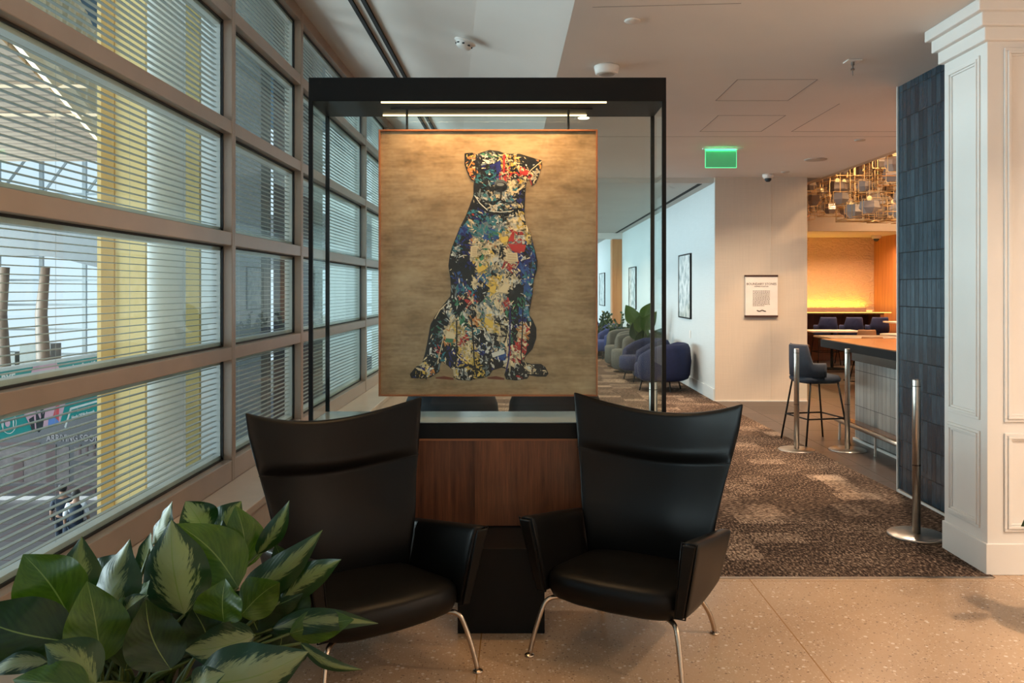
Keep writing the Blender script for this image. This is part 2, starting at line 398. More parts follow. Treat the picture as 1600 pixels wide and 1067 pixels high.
# black linear slots in slope, and the corridor slot
mb = MB()
for x in (-1.205, -1.095):
    for (a_, b_) in ((2.5, 20),):
        z0 = slopez(x-.018)-.002; z1 = slopez(x+.018)-.002
        mb.add([(x-.018,a_,z0),(x+.018,a_,z1),(x+.018,b_,z1),(x-.018,b_,z0),(x-.018,a_,z0+.03),(x+.018,a_,z1+.03),(x+.018,b_,z1+.03),(x-.018,b_,z0+.03)],
               [(0,3,2,1),(4,5,6,7),(0,1,5,4),(1,2,6,5),(2,3,7,6),(3,0,4,7)])
struct('trim_3', mb, M['slot'], 'pair of black linear slots in the sloping ceiling')
struct('trim_4', MB().box(2.50, 2.56, 11.5, 21.5, 3.025, 3.05), M['slot'], 'black slot along the corridor ceiling')
# walls
struct('wall_cream', MB().box(2.705, 3.98, 11.34, 11.42, 0, 3.06).box(3.90,3.98,11.42,18.5,0,4.6).box(2.705,3.98,11.34,11.42,3.06,3.12), M['cwall'], 'cream textured wall beside the bar opening')
struct('wall_corridor', MB().box(2.70, 2.76, 11.345, 21.6, 0, 3.04), M['bwall'], 'pale corridor wall behind the armchairs')
struct('baseboard_corridor', MB().box(2.685, 2.70, 11.35, 21.6, .006, .17), M['bwall'])
struct('trim_5', MB().box(2.68, 3.98, 11.325, 11.34, 0, .012), M['white_alu'], 'thin pale strip at the foot of the cream wall')
struct('trim_6', MB().box(3.475,3.482,11.336,11.342,.02,3.05), M['cwall'])
# far corridor end
struct('wall_corridor_wood', MB().box(2.44, 2.75, 21.6, 22.0, 0, 2.87), M['orangewood'], 'orange wood panel at the far end of the corridor wall')
struct('wall_corridor_far', MB().box(2.55, 2.62, 22.0, 29, 0, 3.1), M['bwall'])
struct('ceiling_beam', MB().box(-1.7, 2.75, 21.5, 21.7, 2.88, 3.1), M['ceil'], 'pale beam crossing the corridor')
struct('wall_far', MB().box(-2, 4, 30, 30.2, 0, 3.4), M['bwall'])
struct('floor_far', MB().box(-2, 4, YE, 30.2, -.2, 0.0), M['carpet'])
struct('ceiling_far', MB().box(-2, 2.9, YE, 30.2, 3.04, 3.3), M['ceil_c'])
# blue tiled wall
struct('wall_tile', MB().box(2.90, 4.6, 4.90, 6.27, 0.03, CZ), M['bluetile'], 'wall of dark blue glazed tiles')
struct('trim_7', MB().box(2.888,2.90,4.905,6.27,0,.022).box(2.888,2.90,6.268,6.28,0,CZ), M['white_alu'], 'pale metal edge of the blue tiled wall')
# panelled pilaster
px0 = 2.54
struct('wall_panelled', MB().box(px0, 6.0, 4.45, 4.90, 0, CZ), M['white_paint'], 'white panelled pier with moulded frames', bevel=.003)
def molding(mb, axis, u0, u1, z0, z1, at, wd=.045, th=.018):
    # nested raised frame; axis 'x': on plane x=at (facing -x), u is y; axis 'y': on plane y=at (facing -y), u is x
    for (inset, w_, t_) in ((0, .016, th*.6), (.016, .016, th), (.032, .012, th*.5)):
        a0, a1, b0, b1 = u0+inset, u1-inset, z0+inset, z1-inset
        for (p0, p1, q0, q1) in ((a0, a1, b0, b0+w_), (a0, a1, b1-w_, b1), (a0, a0+w_, b0+w_, b1-w_), (a1-w_, a1, b0+w_, b1-w_)):
            if axis == 'x': mb.box(at-t_, at, p0, p1, q0, q1)
            else: mb.box(p0, p1, at-t_, at, q0, q1)
mb = MB()
molding(mb, 'x', 4.515, 4.85, .83, 2.84, px0); molding(mb, 'x', 4.515, 4.85, .235, .77, px0)
molding(mb, 'y', 2.63, 4.4, .83, 2.86, 4.45); molding(mb, 'y', 2.63, 4.4, .235, .77, 4.45)
struct('trim_8', mb, M['white_paint'], 'raised panel mouldings on the white pier', bevel=.003)
struct('baseboard_pier', MB().box(px0-.012, 6, 4.438, 4.905, 0, .17), M['white_paint'], bevel=.004)
mb = MB()
for i, (pr, z0, z1) in enumerate(((.10, 3.035, CZ), (.066, 2.965, 3.04), (.033, 2.895, 2.97))):
    mb.box(px0-pr, 6, 4.45-pr, 4.90+pr*.4, z0, z1)
struct('trim_9', mb, M['white_paint'], 'stepped white cornice around the pier top', bevel=.006)
# enclosure behind the camera and to the right (out of view)
struct('wall_back', MB().box(XW, 9, YN-.2, YN, 0, 4), M['white_paint'])
struct('wall_right', MB().box(6.0, 6.2, YN, 4.6, 0, 4), M['white_paint'])
struct('ceiling_entry', MB().box(4.19, 6.1, YN, 5.7, CZ, CZ+.25), M['ceil'])
# bar room shell
t = NT('textured_plaster'); v = t.pos(); n = t.noise(t.mapping(v, (1.6, 1, 3.2)), 1.5, 4); wv = t.math('SINE', t.math('MULTIPLY', n.outputs[0], 60.0))
t.set((.78,.58,.42), .75); t.bump(wv, .5, .02); M['texplaster'] = t.m
struct('wall_bar_back', MB().box(3.98, 9, 18.5, 18.7, 0, 2.72), M['texplaster'], 'textured plaster wall glowing amber at its foot')
struct('wall_bar_right', MB().box(8.0, 8.2, 6.3, 18.5, 0, 2.73), M['orangewood'], 'orange wood panelled wall of the bar')
struct('ceiling_bar_low', MB().box(3.98, 9, 16.5, 18.7, 2.72, 2.9), M['ceil'])
struct('wall_bar_fascia', MB().box(3.98, 9, 16.45, 16.55, 2.72, 4.6), M['cwall'])
struct('ceiling_bar_high', MB().box(4.19, 9, 5.6, 16.6, 4.6, 4.8), M['ceil'])
struct('wall_bar_upper', MB().box(4.19, 4.3, 5.7, 16.5, CZ+.01, 4.6).box(8.0,8.2,6.3,16.5,2.74,4.6), M['cwall'])
# ------------------------------------------------------------------ window wall
ZR = [(.386,.512), (1.123,1.20), (1.814,1.897), (2.495,2.574), (3.185,3.265), (3.70,3.80)]
YM = [-3.0, -2.06, .67, 2.26, 5.01, 6.58, 9.33, 10.9, 13.66, 15.2, 18.0, 19.5, 22.3, 24.0]
MW = .032
def window(n, y0, y1, label):
    o = empty('window_%d' % n, (XW, (y0+y1)/2, .386), 0, label, None, None, 'structure')
    off = Vector((XW, (y0+y1)/2, .386)); hw = (y1-y0)/2
    fr = MB(); gk = MB(); sp = MB(); gl = MB(); bl = MB()
    zb = [(a-.386, b-.386) for a, b in ZR]
    for a, b in zb: fr.box(-.09, 0, -hw, hw, a, b)
    for s in (-1, 1): fr.box(-.09, .004, s*hw-MW*(1 if s > 0 else 0), s*hw+MW*(0 if s > 0 else 1), 0, zb[-1][1])
    for i in range(5):
        z0, z1 = zb[i][1], zb[i+1][0]; a, b = -hw+MW, hw-MW
        g_ = .010
        gk.box(-.062,-.05,a,b,z0,z0+g_).box(-.062,-.05,a,b,z1-g_,z1).box(-.062,-.05,a,a+g_,z0,z1).box(-.062,-.05,b-g_,b,z0,z1)
        wd = .030
        sp.box(-.125,-.066,a,b,z0,z0+wd).box(-.125,-.066,a,b,z1-wd,z1).box(-.125,-.066,a,a+.012,z0,z1).box(-.125,-.066,b-.012,b,z0,z1)
        gl.box(-.060,-.056,a,b,z0,z1)
        m = 17 if i < 4 else 12
        for k in range(m):
            z = z0+wd+(z1-z0-2*wd)*(k+.5)/m
            bl.box(-.108, -.088, a+.014, b-.014, z-.0018, z+.0018)
        q = a+.35
        while q < b-.1:
            bl.box(-.0985,-.0975,q,q+.001,z0,z1); q += .62
    fr.build('window_frame', M['champagne'], o, bevel=.004); gk.build('gasket', M['gasket'], o); sp.build('spacer_frame', M['white_alu'], o)
    gl.build('glass', M['glass'], o)
    if y1 > 1: bl.build('blind', M['slat'], o)
for i in range(len(YM)-1):
    window(i+1, YM[i], YM[i+1], ('narrow' if i % 2 == 1 or i == 0 else 'wide') + ' window bay with five panes and slatted blinds')
mb = MB().box(XW, -1.437, YN, YE, .34, .386).box(-1.47, -1.45, YN, YE, 0, .34)
struct('trim_10', mb, M['stone'], 'long beige stone ledge below the windows', bevel=.004)
mb = MB().box(XW-.15, XW, YN, YE, -.2, .386)
struct('wall_window_base', mb, M['champagne'], 'low wall under the windows')

# ================================================================== TERMINAL HALL outside the glass
HF = -4.9
struct('floor_hall', MB().box(-40, -1.9, -5, 60, HF-.2, HF), M['hallfloor'], 'lower terminal hall floor')
mb = MB()
# yellow-edged louvred ceiling (right edge runs diagonally)
mb.prism([(-9.2,14.5,6.0),(-13.9,28.5,6.0),(-40,28.5,6.0),(-40,6,6.0),(-5.8,6,6.0)], (0,0,.25))
t = NT('louvred_hall_ceiling'); v = t.sep(t.pos()); st = t.math('FRACT', t.math('MULTIPLY', v[1], 1.6))
t.set(t.ramp(st, [(0,(.14,.10,.07)),(.2,(.40,.29,.21)),(.9,(.44,.32,.23)),(1,(.14,.10,.07))]), .6); M['louv'] = t.m
struct('ceiling_hall', mb, M['louv'], 'louvred ceiling of the terminal hall')
mb = MB()
e0, e1 = Vector((-5.8,6,6.1)), Vector((-13.9,28.5,6.1)); dd = (e1-e0)
mb.tube([e0, e1], .22, 8); up = Vector((1.6,.6,2.6))
for i in range(0, 15):
    p = e0 + dd*(i/14); mb.tube([p, p+Vector((.0,0,2.4))], .20, 6)
    if i < 14: mb.tube([p, e0+dd*((i+1)/14)+Vector((0,0,2.4))], .15, 6)
mb.tube([e0+Vector((0,0,2.4)), e1+Vector((0,0,2.4))], .15, 8)
tag(mb.build('roof_truss', plain('cream_truss_paint', (.95,.72,.42), .5)), 'cream steel truss along the edge of the hall ceiling', 'truss', None, 'structure')
struct('ceiling_hall_roof', MB().prism([(-1.95,-5,8.6),(-1.95,40,8.6),(-30,40,10.8),(-30,-5,10.8)], (0,0,.2)), M['skyb'], 'dark blue roof above the hall trusses')
for i, (yy, xx0, xx1) in enumerate(((17.6,-16,-9.3),(20.5,-19,-10.2))):
    o = tag(MB().box(xx0, xx1, yy, yy+.10, 5.90, 5.95).build('linear_lamp', M['dimled']), ('nearer' if i == 0 else 'farther') + ' of two thin linear lamps below the hall ceiling', 'lamp', 'linear lamps of the hall')
# far glazed wall of the hall, bright sky behind it
mb = MB(); Yg = 40
for i in range(17):
    x = -38+i*2.1; mb.box(x-.09, x+.09, Yg-.15, Yg, HF, 9)
for z in (-1.6, -.4, .8, 2.0, 3.2, 4.6, 6.2): mb.box(-40, -2, Yg-.10, Yg, z-.05, z+.05)
for i in range(16):
    x = -38+i*2.1; mb.tube([(x, Yg, 6.2), (x+2.1, Yg, 9)], .07, 5)
struct('window_hall', mb, plain('hall_mullion', (.45,.48,.48), .5), 'tall glazed wall of the terminal hall')
mb = MB()
def arch(x): return 2.35+.55*sm_(-16.2, -19.4, x)
def sm_(a, b, t_): t_ = max(0, min(1, (t_-a)/(b-a))); return t_*t_*(3-2*t_)
for i in range(60):                                  # curved grey fascia
    x0 = -40+i*.62
    mb.prism([(x0, 33, arch(x0)), (x0+.62, 33, arch(x0+.62)), (x0+.62, 33, 4.55), (x0, 33, 4.55)], (0, .5, 0))
struct('wall_hall_fascia', mb, M['hallgrey'], 'grey curved fascia across the hall')
kk_ = MB()
for i in range(14): kk_.box(-30+i*1.5, -30+i*1.5+1.3, 34.4, 35.2, HF, -.75-.35*((i*5) % 3))
struct('wall_kiosks', kk_, plain('kiosk_grey', (.13,.14,.13), .6), 'low grey counters at the far side of the hall')
for i, (xq, lb) in enumerate(((-19.9,'brown post in front of the far hall windows, leftmost'),(-18.35,'brown post in front of the far hall windows, next to the leftmost'),(-15.0,'brown post in front of the far hall windows, nearest the yellow column'))):
    o = MB().tube([(0,0,0),(.05,0,3.5),(-.05,0,5.5),(.12,0,7.3)], [.30,.26,.22,.16], 10).build('hall_post', plain('post_brown', (.16,.11,.08), .5), smooth=True, loc=(xq, 31.5, HF))
    tag(o, lb, 'post', 'brown hall posts')

# hoarding reading ARRIVING SOON
hd = empty('construction_hoarding', (-15.0, 25.1, HF), 0, 'dark hoarding wall printed ARRIVING SOON below the teal banner', 'hoarding')
hb = MB().box(-8, 6.4, 0, .15, 0, 2.62)
hb.build('board', plain('hoarding_print', (.012,.009,.014), .5, 0, .3, 3), hd)
M['hr'] = plain('hoarding_render', (.062,.045,.046), .6, 0, .4, 5); M['hr2'] = plain('hoarding_red', (.035,.010,.011), .6, 0, .3, 5)
pr = MB().box(-8, 1.2, -.01, 0, .5, 1.62).box(1.35, 3.0, -.01, 0, 1.2, 1.62).box(1.35, 2.4, -.01, 0, .45, 1.05)
for i in range(9): pr.box(-7.5+i*1.0, -7.2+i*1.0, -.02, -.01, .55, .9+.4*((i*7) % 3), 1)
pr.box(-8, .3, -.012, 0, 1.66, 1.76, 1).box(-8, 6, -.02, 0, .0, .12, 2).box(-8, 2, -.012, 0, .2, .42, 1)
for i in range(6): pr.box(1.5+i*.22, 1.56+i*.22, -.02, -.01, 1.35, 1.7, 1)
pr.build('printed_picture', [M['hr'], M['hr2'], M['greyp']], hd)
text('lettering', 'ARRIVING SOON', .29, plain('dim_lettering', (.15,.13,.14), .6), hd, (.51, -.02, 1.80), align='LEFT', weight=.006, sx=.74)
# teal banner on the balustrade
BX = -5.0
bn = empty('banner', (BX, 8.6, .08), 0, 'teal advertising banner hanging from the balustrade in the hall', 'banner')
L0, L1 = -4.6, 2.2                       # local y range
bk = MB().box(-.02, 0, L0, L1, 0, .68); bk.build('banner_sheet', M['teal'], bn)
MB().box(-.05, .03, L0, L1, .68, .71).build('top_rail', M['white_alu'], bn)
# art on the banner (faces +x); helper maps target pixels onto the plane
def bp(x, y, dx=.003):
    a = (812-x)/(-BX); return (dx, F/a-8.6, EYE-(y-452)/a-.08)
art = MB()
def poly(pts, mi, dx): art.prism([bp(x, y, dx) for x, y in pts], (.0015, 0, 0), mi)
poly([(52,571),(88,567),(104,598),(103,625),(93,661),(52,675),(36,645),(42,600)], 0, .003)
poly([(54,590),(68,586),(66,592),(53,595)], 1, .005); poly([(88,630),(92,625),(91,658),(82,650)], 1, .005); poly([(75,655),(86,652),(93,661),(74,668)], 2, .005)
poly([(55,640),(62,655),(70,640),(66,668),(60,676),(56,672)], 3, .005); poly([(62,640),(68,636),(64,655)], 3, .005); poly([(44,655),(52,650),(54,672),(50,674)], 3, .005)
poly([(100,667),(109,637),(163,622),(163,625),(111,640),(102,669)], 4, .004)
for k in range(18):                                   # ring emblem with fork, plate and knife
    a0, a1 = 2*PI*k/18, 2*PI*(k+1)/18
    poly([(13+12*math.cos(a0), 660+18*math.sin(a0)), (13+12*math.cos(a1), 660+18*math.sin(a1)), (13+11*math.cos(a1), 660+16.8*math.sin(a1)), (13+11*math.cos(a0), 660+16.8*math.sin(a0))], 4, .004)
    poly([(11+4*math.cos(a0), 661+6*math.sin(a0)), (11+4*math.cos(a1), 661+6*math.sin(a1)), (11,661)], 0, .004)
poly([(3,655),(4.5,655),(4.5,672),(3,672)], 4, .004); poly([(19,653),(21,652),(21,670),(19.5,670)], 4, .004)
art.build('printed_picture', [M['pinkp'], M['redp'], M['bluep'], M['blackp'], M['whitep']], bn)
def btext(s, x, y, size, weight=.001, al='LEFT'):
    text('lettering', s, size, M['whitep'], bn, bp(x, y, .004), (R(90), 0, R(90)), al, weight, .95, .001)
btext('A new Senate bill', 112, 577, .075, .002); btext('could take away', 118, 588.5, .075, .002); btext('more of our', 120, 624, .06, .001)
btext('Learn more at', 120, 643, .048, .002); btext('Hands Off My Rewards', 111, 655.5, .055, .003)
btext('BYE', 1, 602, .14, .004); btext('to your', 28, 597, .05, .002); btext('rewards at', 0, 653, .055, .002)
# columns just outside the glass
yc_ = empty('hall_column', (-2.45, 5.05, HF), 0, 'square yellow column with ochre strip right outside the window', 'column')
MB().box(-.155, .14, 0, .03, 0, 13).build('shaft', M['yellow'], yc_)
MB().box(-.125, -.045, -.012, .0, 0, 13).build('groove', M['ochre'], yc_)
wc = tag(MB().lathe([(.145,0),(.145,13)], n=40).build('hall_column', M['greycol'], smooth=False, loc=(-2.50, 5.75, HF)), 'round pale grey column behind the square yellow one', 'column')
for p in wc.data.polygons: p.use_smooth = len(p.vertices) == 4
tag(MB().box(-.16,-.04,0,.2,0,13).build('hall_column', plain('shaded_yellow_column', (.42,.30,.10), .5), loc=(-2.60, 6.75, HF)), 'narrow yellow column in painted shade behind the round grey one', 'column')  # yellow muted in the base colour to stand for shading
tag(MB().box(-.10,.12,0,.06,0,13).build('wall_panel', M['greycol'], loc=(-2.33, 6.25, HF)), 'flat pale panel outside, right of the yellow columns', 'panel')
# columns and screens further along
tag(MB().box(-.22,.22,0,.3,0,13).build('hall_column', plain('grey_clad_column', (.12,.135,.14), .5), loc=(-2.62,7.6,HF)), 'square grey column outside the second window bay', 'column')
tag(MB().box(-.2,.2,0,.4,0,13).build('hall_column', plain('dark_clad_column', (.05,.045,.045), .4), loc=(-2.28,8.25,HF)), 'dark square column outside the second window bay', 'column')
t_ = MB()
t_.grid(lambda u, v: (-2.62+u*.32, 7.45+.03*math.sin(u*30), .95+v*1.05), 40, 1)
tag(MB().box(-2.75,-2.2,11.6,11.75,HF,13).build('hall_column', M['greycol']), 'pale column outside the third window bay', 'column')
tag(MB().box(-2.6,-2.3,14.4,14.6,HF,13).build('hall_column', M['greycol']), 'pale column outside the fourth window bay', 'column')
struct('floor_gallery', MB().box(-4.6, -2.0, 10.2, 24, -.55, -.4), plain('blue_carpet', (.02,.05,.09), .9), 'blue gallery floor outside the far windows')
struct('wall_gallery', MB().box(-4.6, -3.4, 17, 17.2, -.4, 1.0), plain('gallery_wall', (.45,.43,.38), .7))

# ------------------------------------------------------------------ people walking in the hall
def person(loc, rz, label, sh, tr, lean=0, h=1.72):
    o = empty('person', loc, rz, label, 'person', 'travellers in the hall')
    def skin(name, verts, edges, radii, mat, parent, root=0):
        me = bpy.data.meshes.new(name); me.from_pydata(verts, edges, []); me.materials.append(mat)
        b = bpy.data.objects.new(name, me); C.objects.link(b); b.parent = parent
        sm = b.modifiers.new('skin', 'SKIN'); sm.use_smooth_shade = True
        for i, r in enumerate(radii): me.skin_vertices[0].data[i].radius = (r, r); 
        me.skin_vertices[0].data[root].use_root = True
        b.modifiers.new('sub', 'SUBSURF').render_levels = 2; return b
    sk = M.get('skin') or plain('skin', (.33,.18,.12), .6); M['skin'] = sk
    V = [(0,0,.93),(0,.0,1.12),(0,0,1.34),(0,0,1.47),(0,-.01,1.58),(0,-.01,1.66),
         (.09,0,.88),(.10,-.14,.48),(.10,-.20,.07),(.10,-.30,.03),(-.09,0,.88),(-.10,.10,.48),(-.10,.26,.10),(-.10,.17,.03),
         (.17,0,1.38),(.23,.06,1.12),(.24,-.04,.88),(-.17,0,1.38),(-.24,-.04,1.12),(-.25,-.14,.90)]
    E = [(0,1),(1,2),(2,3),(3,4),(4,5),(0,6),(6,7),(7,8),(8,9),(0,10),(10,11),(11,12),(12,13),(2,14),(14,15),(15,16),(2,17),(17,18),(18,19)]
    rr = [.12,.115,.12,.05,.085,.07,.085,.06,.04,.035,.085,.06,.04,.035,.055,.042,.032,.055,.042,.032]
    body = skin('body', V, E, rr, sk, o)
    ix = [0,1,2,14,15,17,18]; mp = {v: i for i, v in enumerate(ix)}
    skin('shirt', [V[i] for i in ix], [(mp[a], mp[b]) for a, b in E if a in mp and b in mp], [rr[i]+.018 for i in ix], sh, o)
    ix = [0,6,7,8,10,11,12]; mp = {v: i for i, v in enumerate(ix)}
    skin('trousers', [V[i] for i in ix], [(mp[a], mp[b]) for a, b in E if a in mp and b in mp], [rr[i]+.018 for i in ix], tr, o)
    hm = MB(); hm.lathe([(.02,-.06),(.085,-.03),(.102,.03),(.09,.085),(.05,.12),(.01,.13)], (0,.015,1.62), 12); hm.build('hair', plain('dark_hair', (.015,.012,.012), .7), o, smooth=True)
    return o
navy = plain('navy_clothes', (.008,.018,.04), .8); wh = plain('white_shirt', (.6,.6,.62), .8)
p1 = person((-11.05, 19.8, HF), R(200), 'walking person in dark navy clothes, left of the pair', navy, navy)
p2 = person((-10.45, 19.3, HF), R(195), 'walking person in white sleeves and navy vest pulling a case', wh, navy)
vm = MB(); vm.lathe([(.10,.92),(.155,.95),(.16,1.15),(.165,1.36),(.10,1.42)], (0,0,0), 12); vm.build('vest', navy, p2, smooth=True)
sc_ = empty('suitcase', (-9.95, 19.35, HF), .2, 'dark wheeled suitcase pulled by the person in white sleeves', 'suitcase')
MB().box(-.2,.2,-.13,.13,.06,.6).build('shell', M['blackp'], sc_, bevel=.03)
MB().tube([(-.1,0,.6),(-.1,0,1.0),(.1,0,1.0),(.1,0,.6)], .012, 6).build('handle', M['steel'], sc_)
for sx_ in (-1, 1): MB().lathe([(.05,-.02),(.05,.02)], (sx_*.15,0,.05), 10, axis=(1,0,0)).build('wheel', M['black'], sc_)

# ================================================================== DISPLAY CASE
AF, AB = 318.0, 291.5
yf, yb = F/AF, F/AB
xl, xr = (482-812)/AF, (1041-812)/AF
cs = empty('display_case', ((xl+xr)/2, (yf+yb)/2, 0), 0, 'black steel and glass display case on a walnut cabinet with the dog picture', 'display case')
cx, cyy = (xl+xr)/2, (yf+yb)/2; hx, hy = (xr-xl)/2, (yb-yf)/2
zt = EYE+331/AF; zb_ = EYE+294/AF; zc1 = .896; zc0 = .817
MB().box(-hx, hx, -hy, hy, zb_, zt-.0).build('top_box', M['black'], cs, bevel=.002)
for sx_ in (-1, 1):
    for sy in (-1, 1):
        MB().box(sx_*hx-(.020 if sx_ > 0 else 0), sx_*hx+(.020 if sx_ < 0 else 0), sy*hy-(.016 if sy > 0 else 0), sy*hy+(.016 if sy < 0 else 0), zc1, zb_).build('post', M['black'], cs)
MB().box(-hx, hx, -hy, hy, zc0, zc1-.004).build('base_frame', M['black'], cs, bevel=.002)
MB().box(-hx+.012, hx-.012, -hy+.006, hy-.006, zc1-.003, zc1+.001).build('base_plate', plain('grey_base_plate', (.30,.33,.32), .12, .0), cs)
for nm, b in (('side', (-hx+.004,-hx+.010,-hy+.017,hy-.017)), ('side', (hx-.010,hx-.004,-hy+.017,hy-.017)), ('f', (-hx+.021,hx-.021,-hy+.004,-hy+.010)), ('b', (-hx+.021,hx-.021,hy-.010,hy-.004))):
    MB().box(*b, zc1+.002, zb_-.001).build('glass_panel', M['caseglass'], cs)
cab = MB().box(-hx+.01, hx-.01, -hy+.012, hy-.01, .383, zc0).build('cabinet', M['walnut'], cs, bevel=.002)
MB().box((742-812)/AF-cx, hx-.011, -hy+.006, -hy+.0118, .388, zc0-.012).build('grooved_panel', M['walnut_g'], cs)
MB().box(-hx+.01, hx-.01, -hy+.004, -hy+.0118, zc0-.012, zc0-.001).build('edge_strip', wood('walnut_edge', (.14,.045,.016), (.25,.09,.03), 'X'), cs)
MB().box((715-812)/347-cx, (851-812)/347-cx, F/347-cyy, .14, 0, .382).build('plinth', M['black'], cs, bevel=.002)
# led strips
for (x0, x1, y_, a_) in ((595, 948, -hy+.014, AF), (601, 915, hy-.05, AB)):
    MB().box((x0-812)/a_-cx, (x1-812)/a_-cx, y_-.008, y_+.0, zb_-.007, zb_-.0005).build('led_strip', M['led'], cs)
MB().box((612-812)/304-cx, (925-812)/304-cx, -.03, -.02, zb_-.006, zb_-.0005).build('led_channel', M['slot'], cs)
lamp('case_led_front', 'AREA', ((xl+xr)/2+.02, yf+.03, zb_-.02), 7, (1,.56,.24), (R(-18), 0, 0), .95, .02, parent=None)
lamp('case_led_back', 'AREA', ((xl+xr)/2+.02, yb-.05, zb_-.02), .5, (1,.70,.40), (0, 0, 0), .95, .02)
for x_ in (636, 888):
    X_ = (x_-812)/304-cx; MB().tube([(X_, 0, zb_-.001), (X_, 0, EYE+(452-204)/304+.001)], .006, 8).build('hanging_rod', M['black'], cs)

# ------------------------------------------------------------------ painting
PA = 304.0; PYc = cyy
pt = empty('painting', ((763-812)/PA, PYc, EYE-(618-452)/PA), 0, 'framed collage picture of a sitting dog on tan ground, hung in the glass case', 'painting')
def q(x, y, d=0): return Vector(((x-763)/PA, -.0135-d, (618-y)/PA))
HW = 170/PA; HH = 414/PA; fw = .008
t = NT('tan_painted_ground'); v = t.obj()
n1 = t.noise(t.mapping(v, (2.2, 1, 4.6)), 1.5, 8, .68); n2 = t.noise(t.mapping(v, (3, 1, 22)), 2, 4, .6); n3 = t.noise(v, 60, 3)
val = t.math('ADD', t.math('MULTIPLY', n1.outputs[0], .62), t.math('ADD', t.math('MULTIPLY', n2.outputs[0], .28), t.math('MULTIPLY', n3.outputs[0], .10)))
t.set(t.ramp(val, [(.34, (.13,.085,.040)), (.45, (.25,.17,.090)), (.55, (.36,.26,.15)), (.68, (.46,.36,.22))]), .38); t.bump(n3.outputs[0], .15, .001)
M['ground'] = t.m
MB().box(-HW+fw, HW-fw, -.012, .010, fw, HH-fw).build('canvas', M['ground'], pt)
mb = MB().box(-HW,-HW+fw,-.03,.02,0,HH).box(HW-fw,HW,-.03,.02,0,HH).box(-HW+fw,HW-fw,-.03,.02,0,fw).box(-HW+fw,HW-fw,-.03,.02,HH-fw,HH)
mb.build('picture_frame', M['copper'], pt, bevel=.001)
SIL = [(727,241),(739,240),(745,242),(752,239),(765,235),(780,237),(790,241),(800,241),(812,241),(825,245),(838,249),(846,251),(847,258),(842,275),(837,286),(831,291),(828,285),(825,276),
 (822,290),(821,300),(820,320),(819,335),(822,350),(829,365),(835,388),(840,408),(839,422),(834,438),(832,460),(829,478),(826,491),(832,499),(838,512),(838,528),(832,545),(821,557),(818,565),
 (830,568),(845,568),(852,573),(857,583),(853,588),(840,588),(827,586),(824,591),(806,594),(791,592),(788,585),(791,576),(784,574),(770,578),(765,586),(755,590),(746,591),(735,594),(716,593),(709,589),(711,579),
 (707,577),(699,570),(691,564),(688,571),(687,580),(674,589),(660,591),(643,590),(641,584),(650,573),(660,567),(665,550),(669,530),(673,507),(680,494),(689,481),(698,470),(704,463),(705,450),(704,435),(701,415),(703,400),(706,388),(713,370),(719,355),(728,338),(734,322),(740,306),(740,292),(741,284),(737,282),(732,272),(727,258)]
def inside(x, y, pg):
    c_ = False; n = len(pg)
    for i in range(n):
        x0, y0 = pg[i]; x1, y1 = pg[i-1]
        if (y0 > y) != (y1 > y) and x < (x1-x0)*(y-y0)/(y1-y0)+x0: c_ = not c_
    return c_
PAL = dict(K=(.012,.012,.014), N=(.018,.022,.16), B=(.03,.09,.30), T=(.035,.19,.24), C=(.72,.60,.38), Y=(.72,.50,.10), O=(.62,.25,.07), R=(.45,.035,.03), W=(.66,.66,.60), G=(.05,.20,.11), E=(.17,.22,.24), S=(.18,.30,.42))
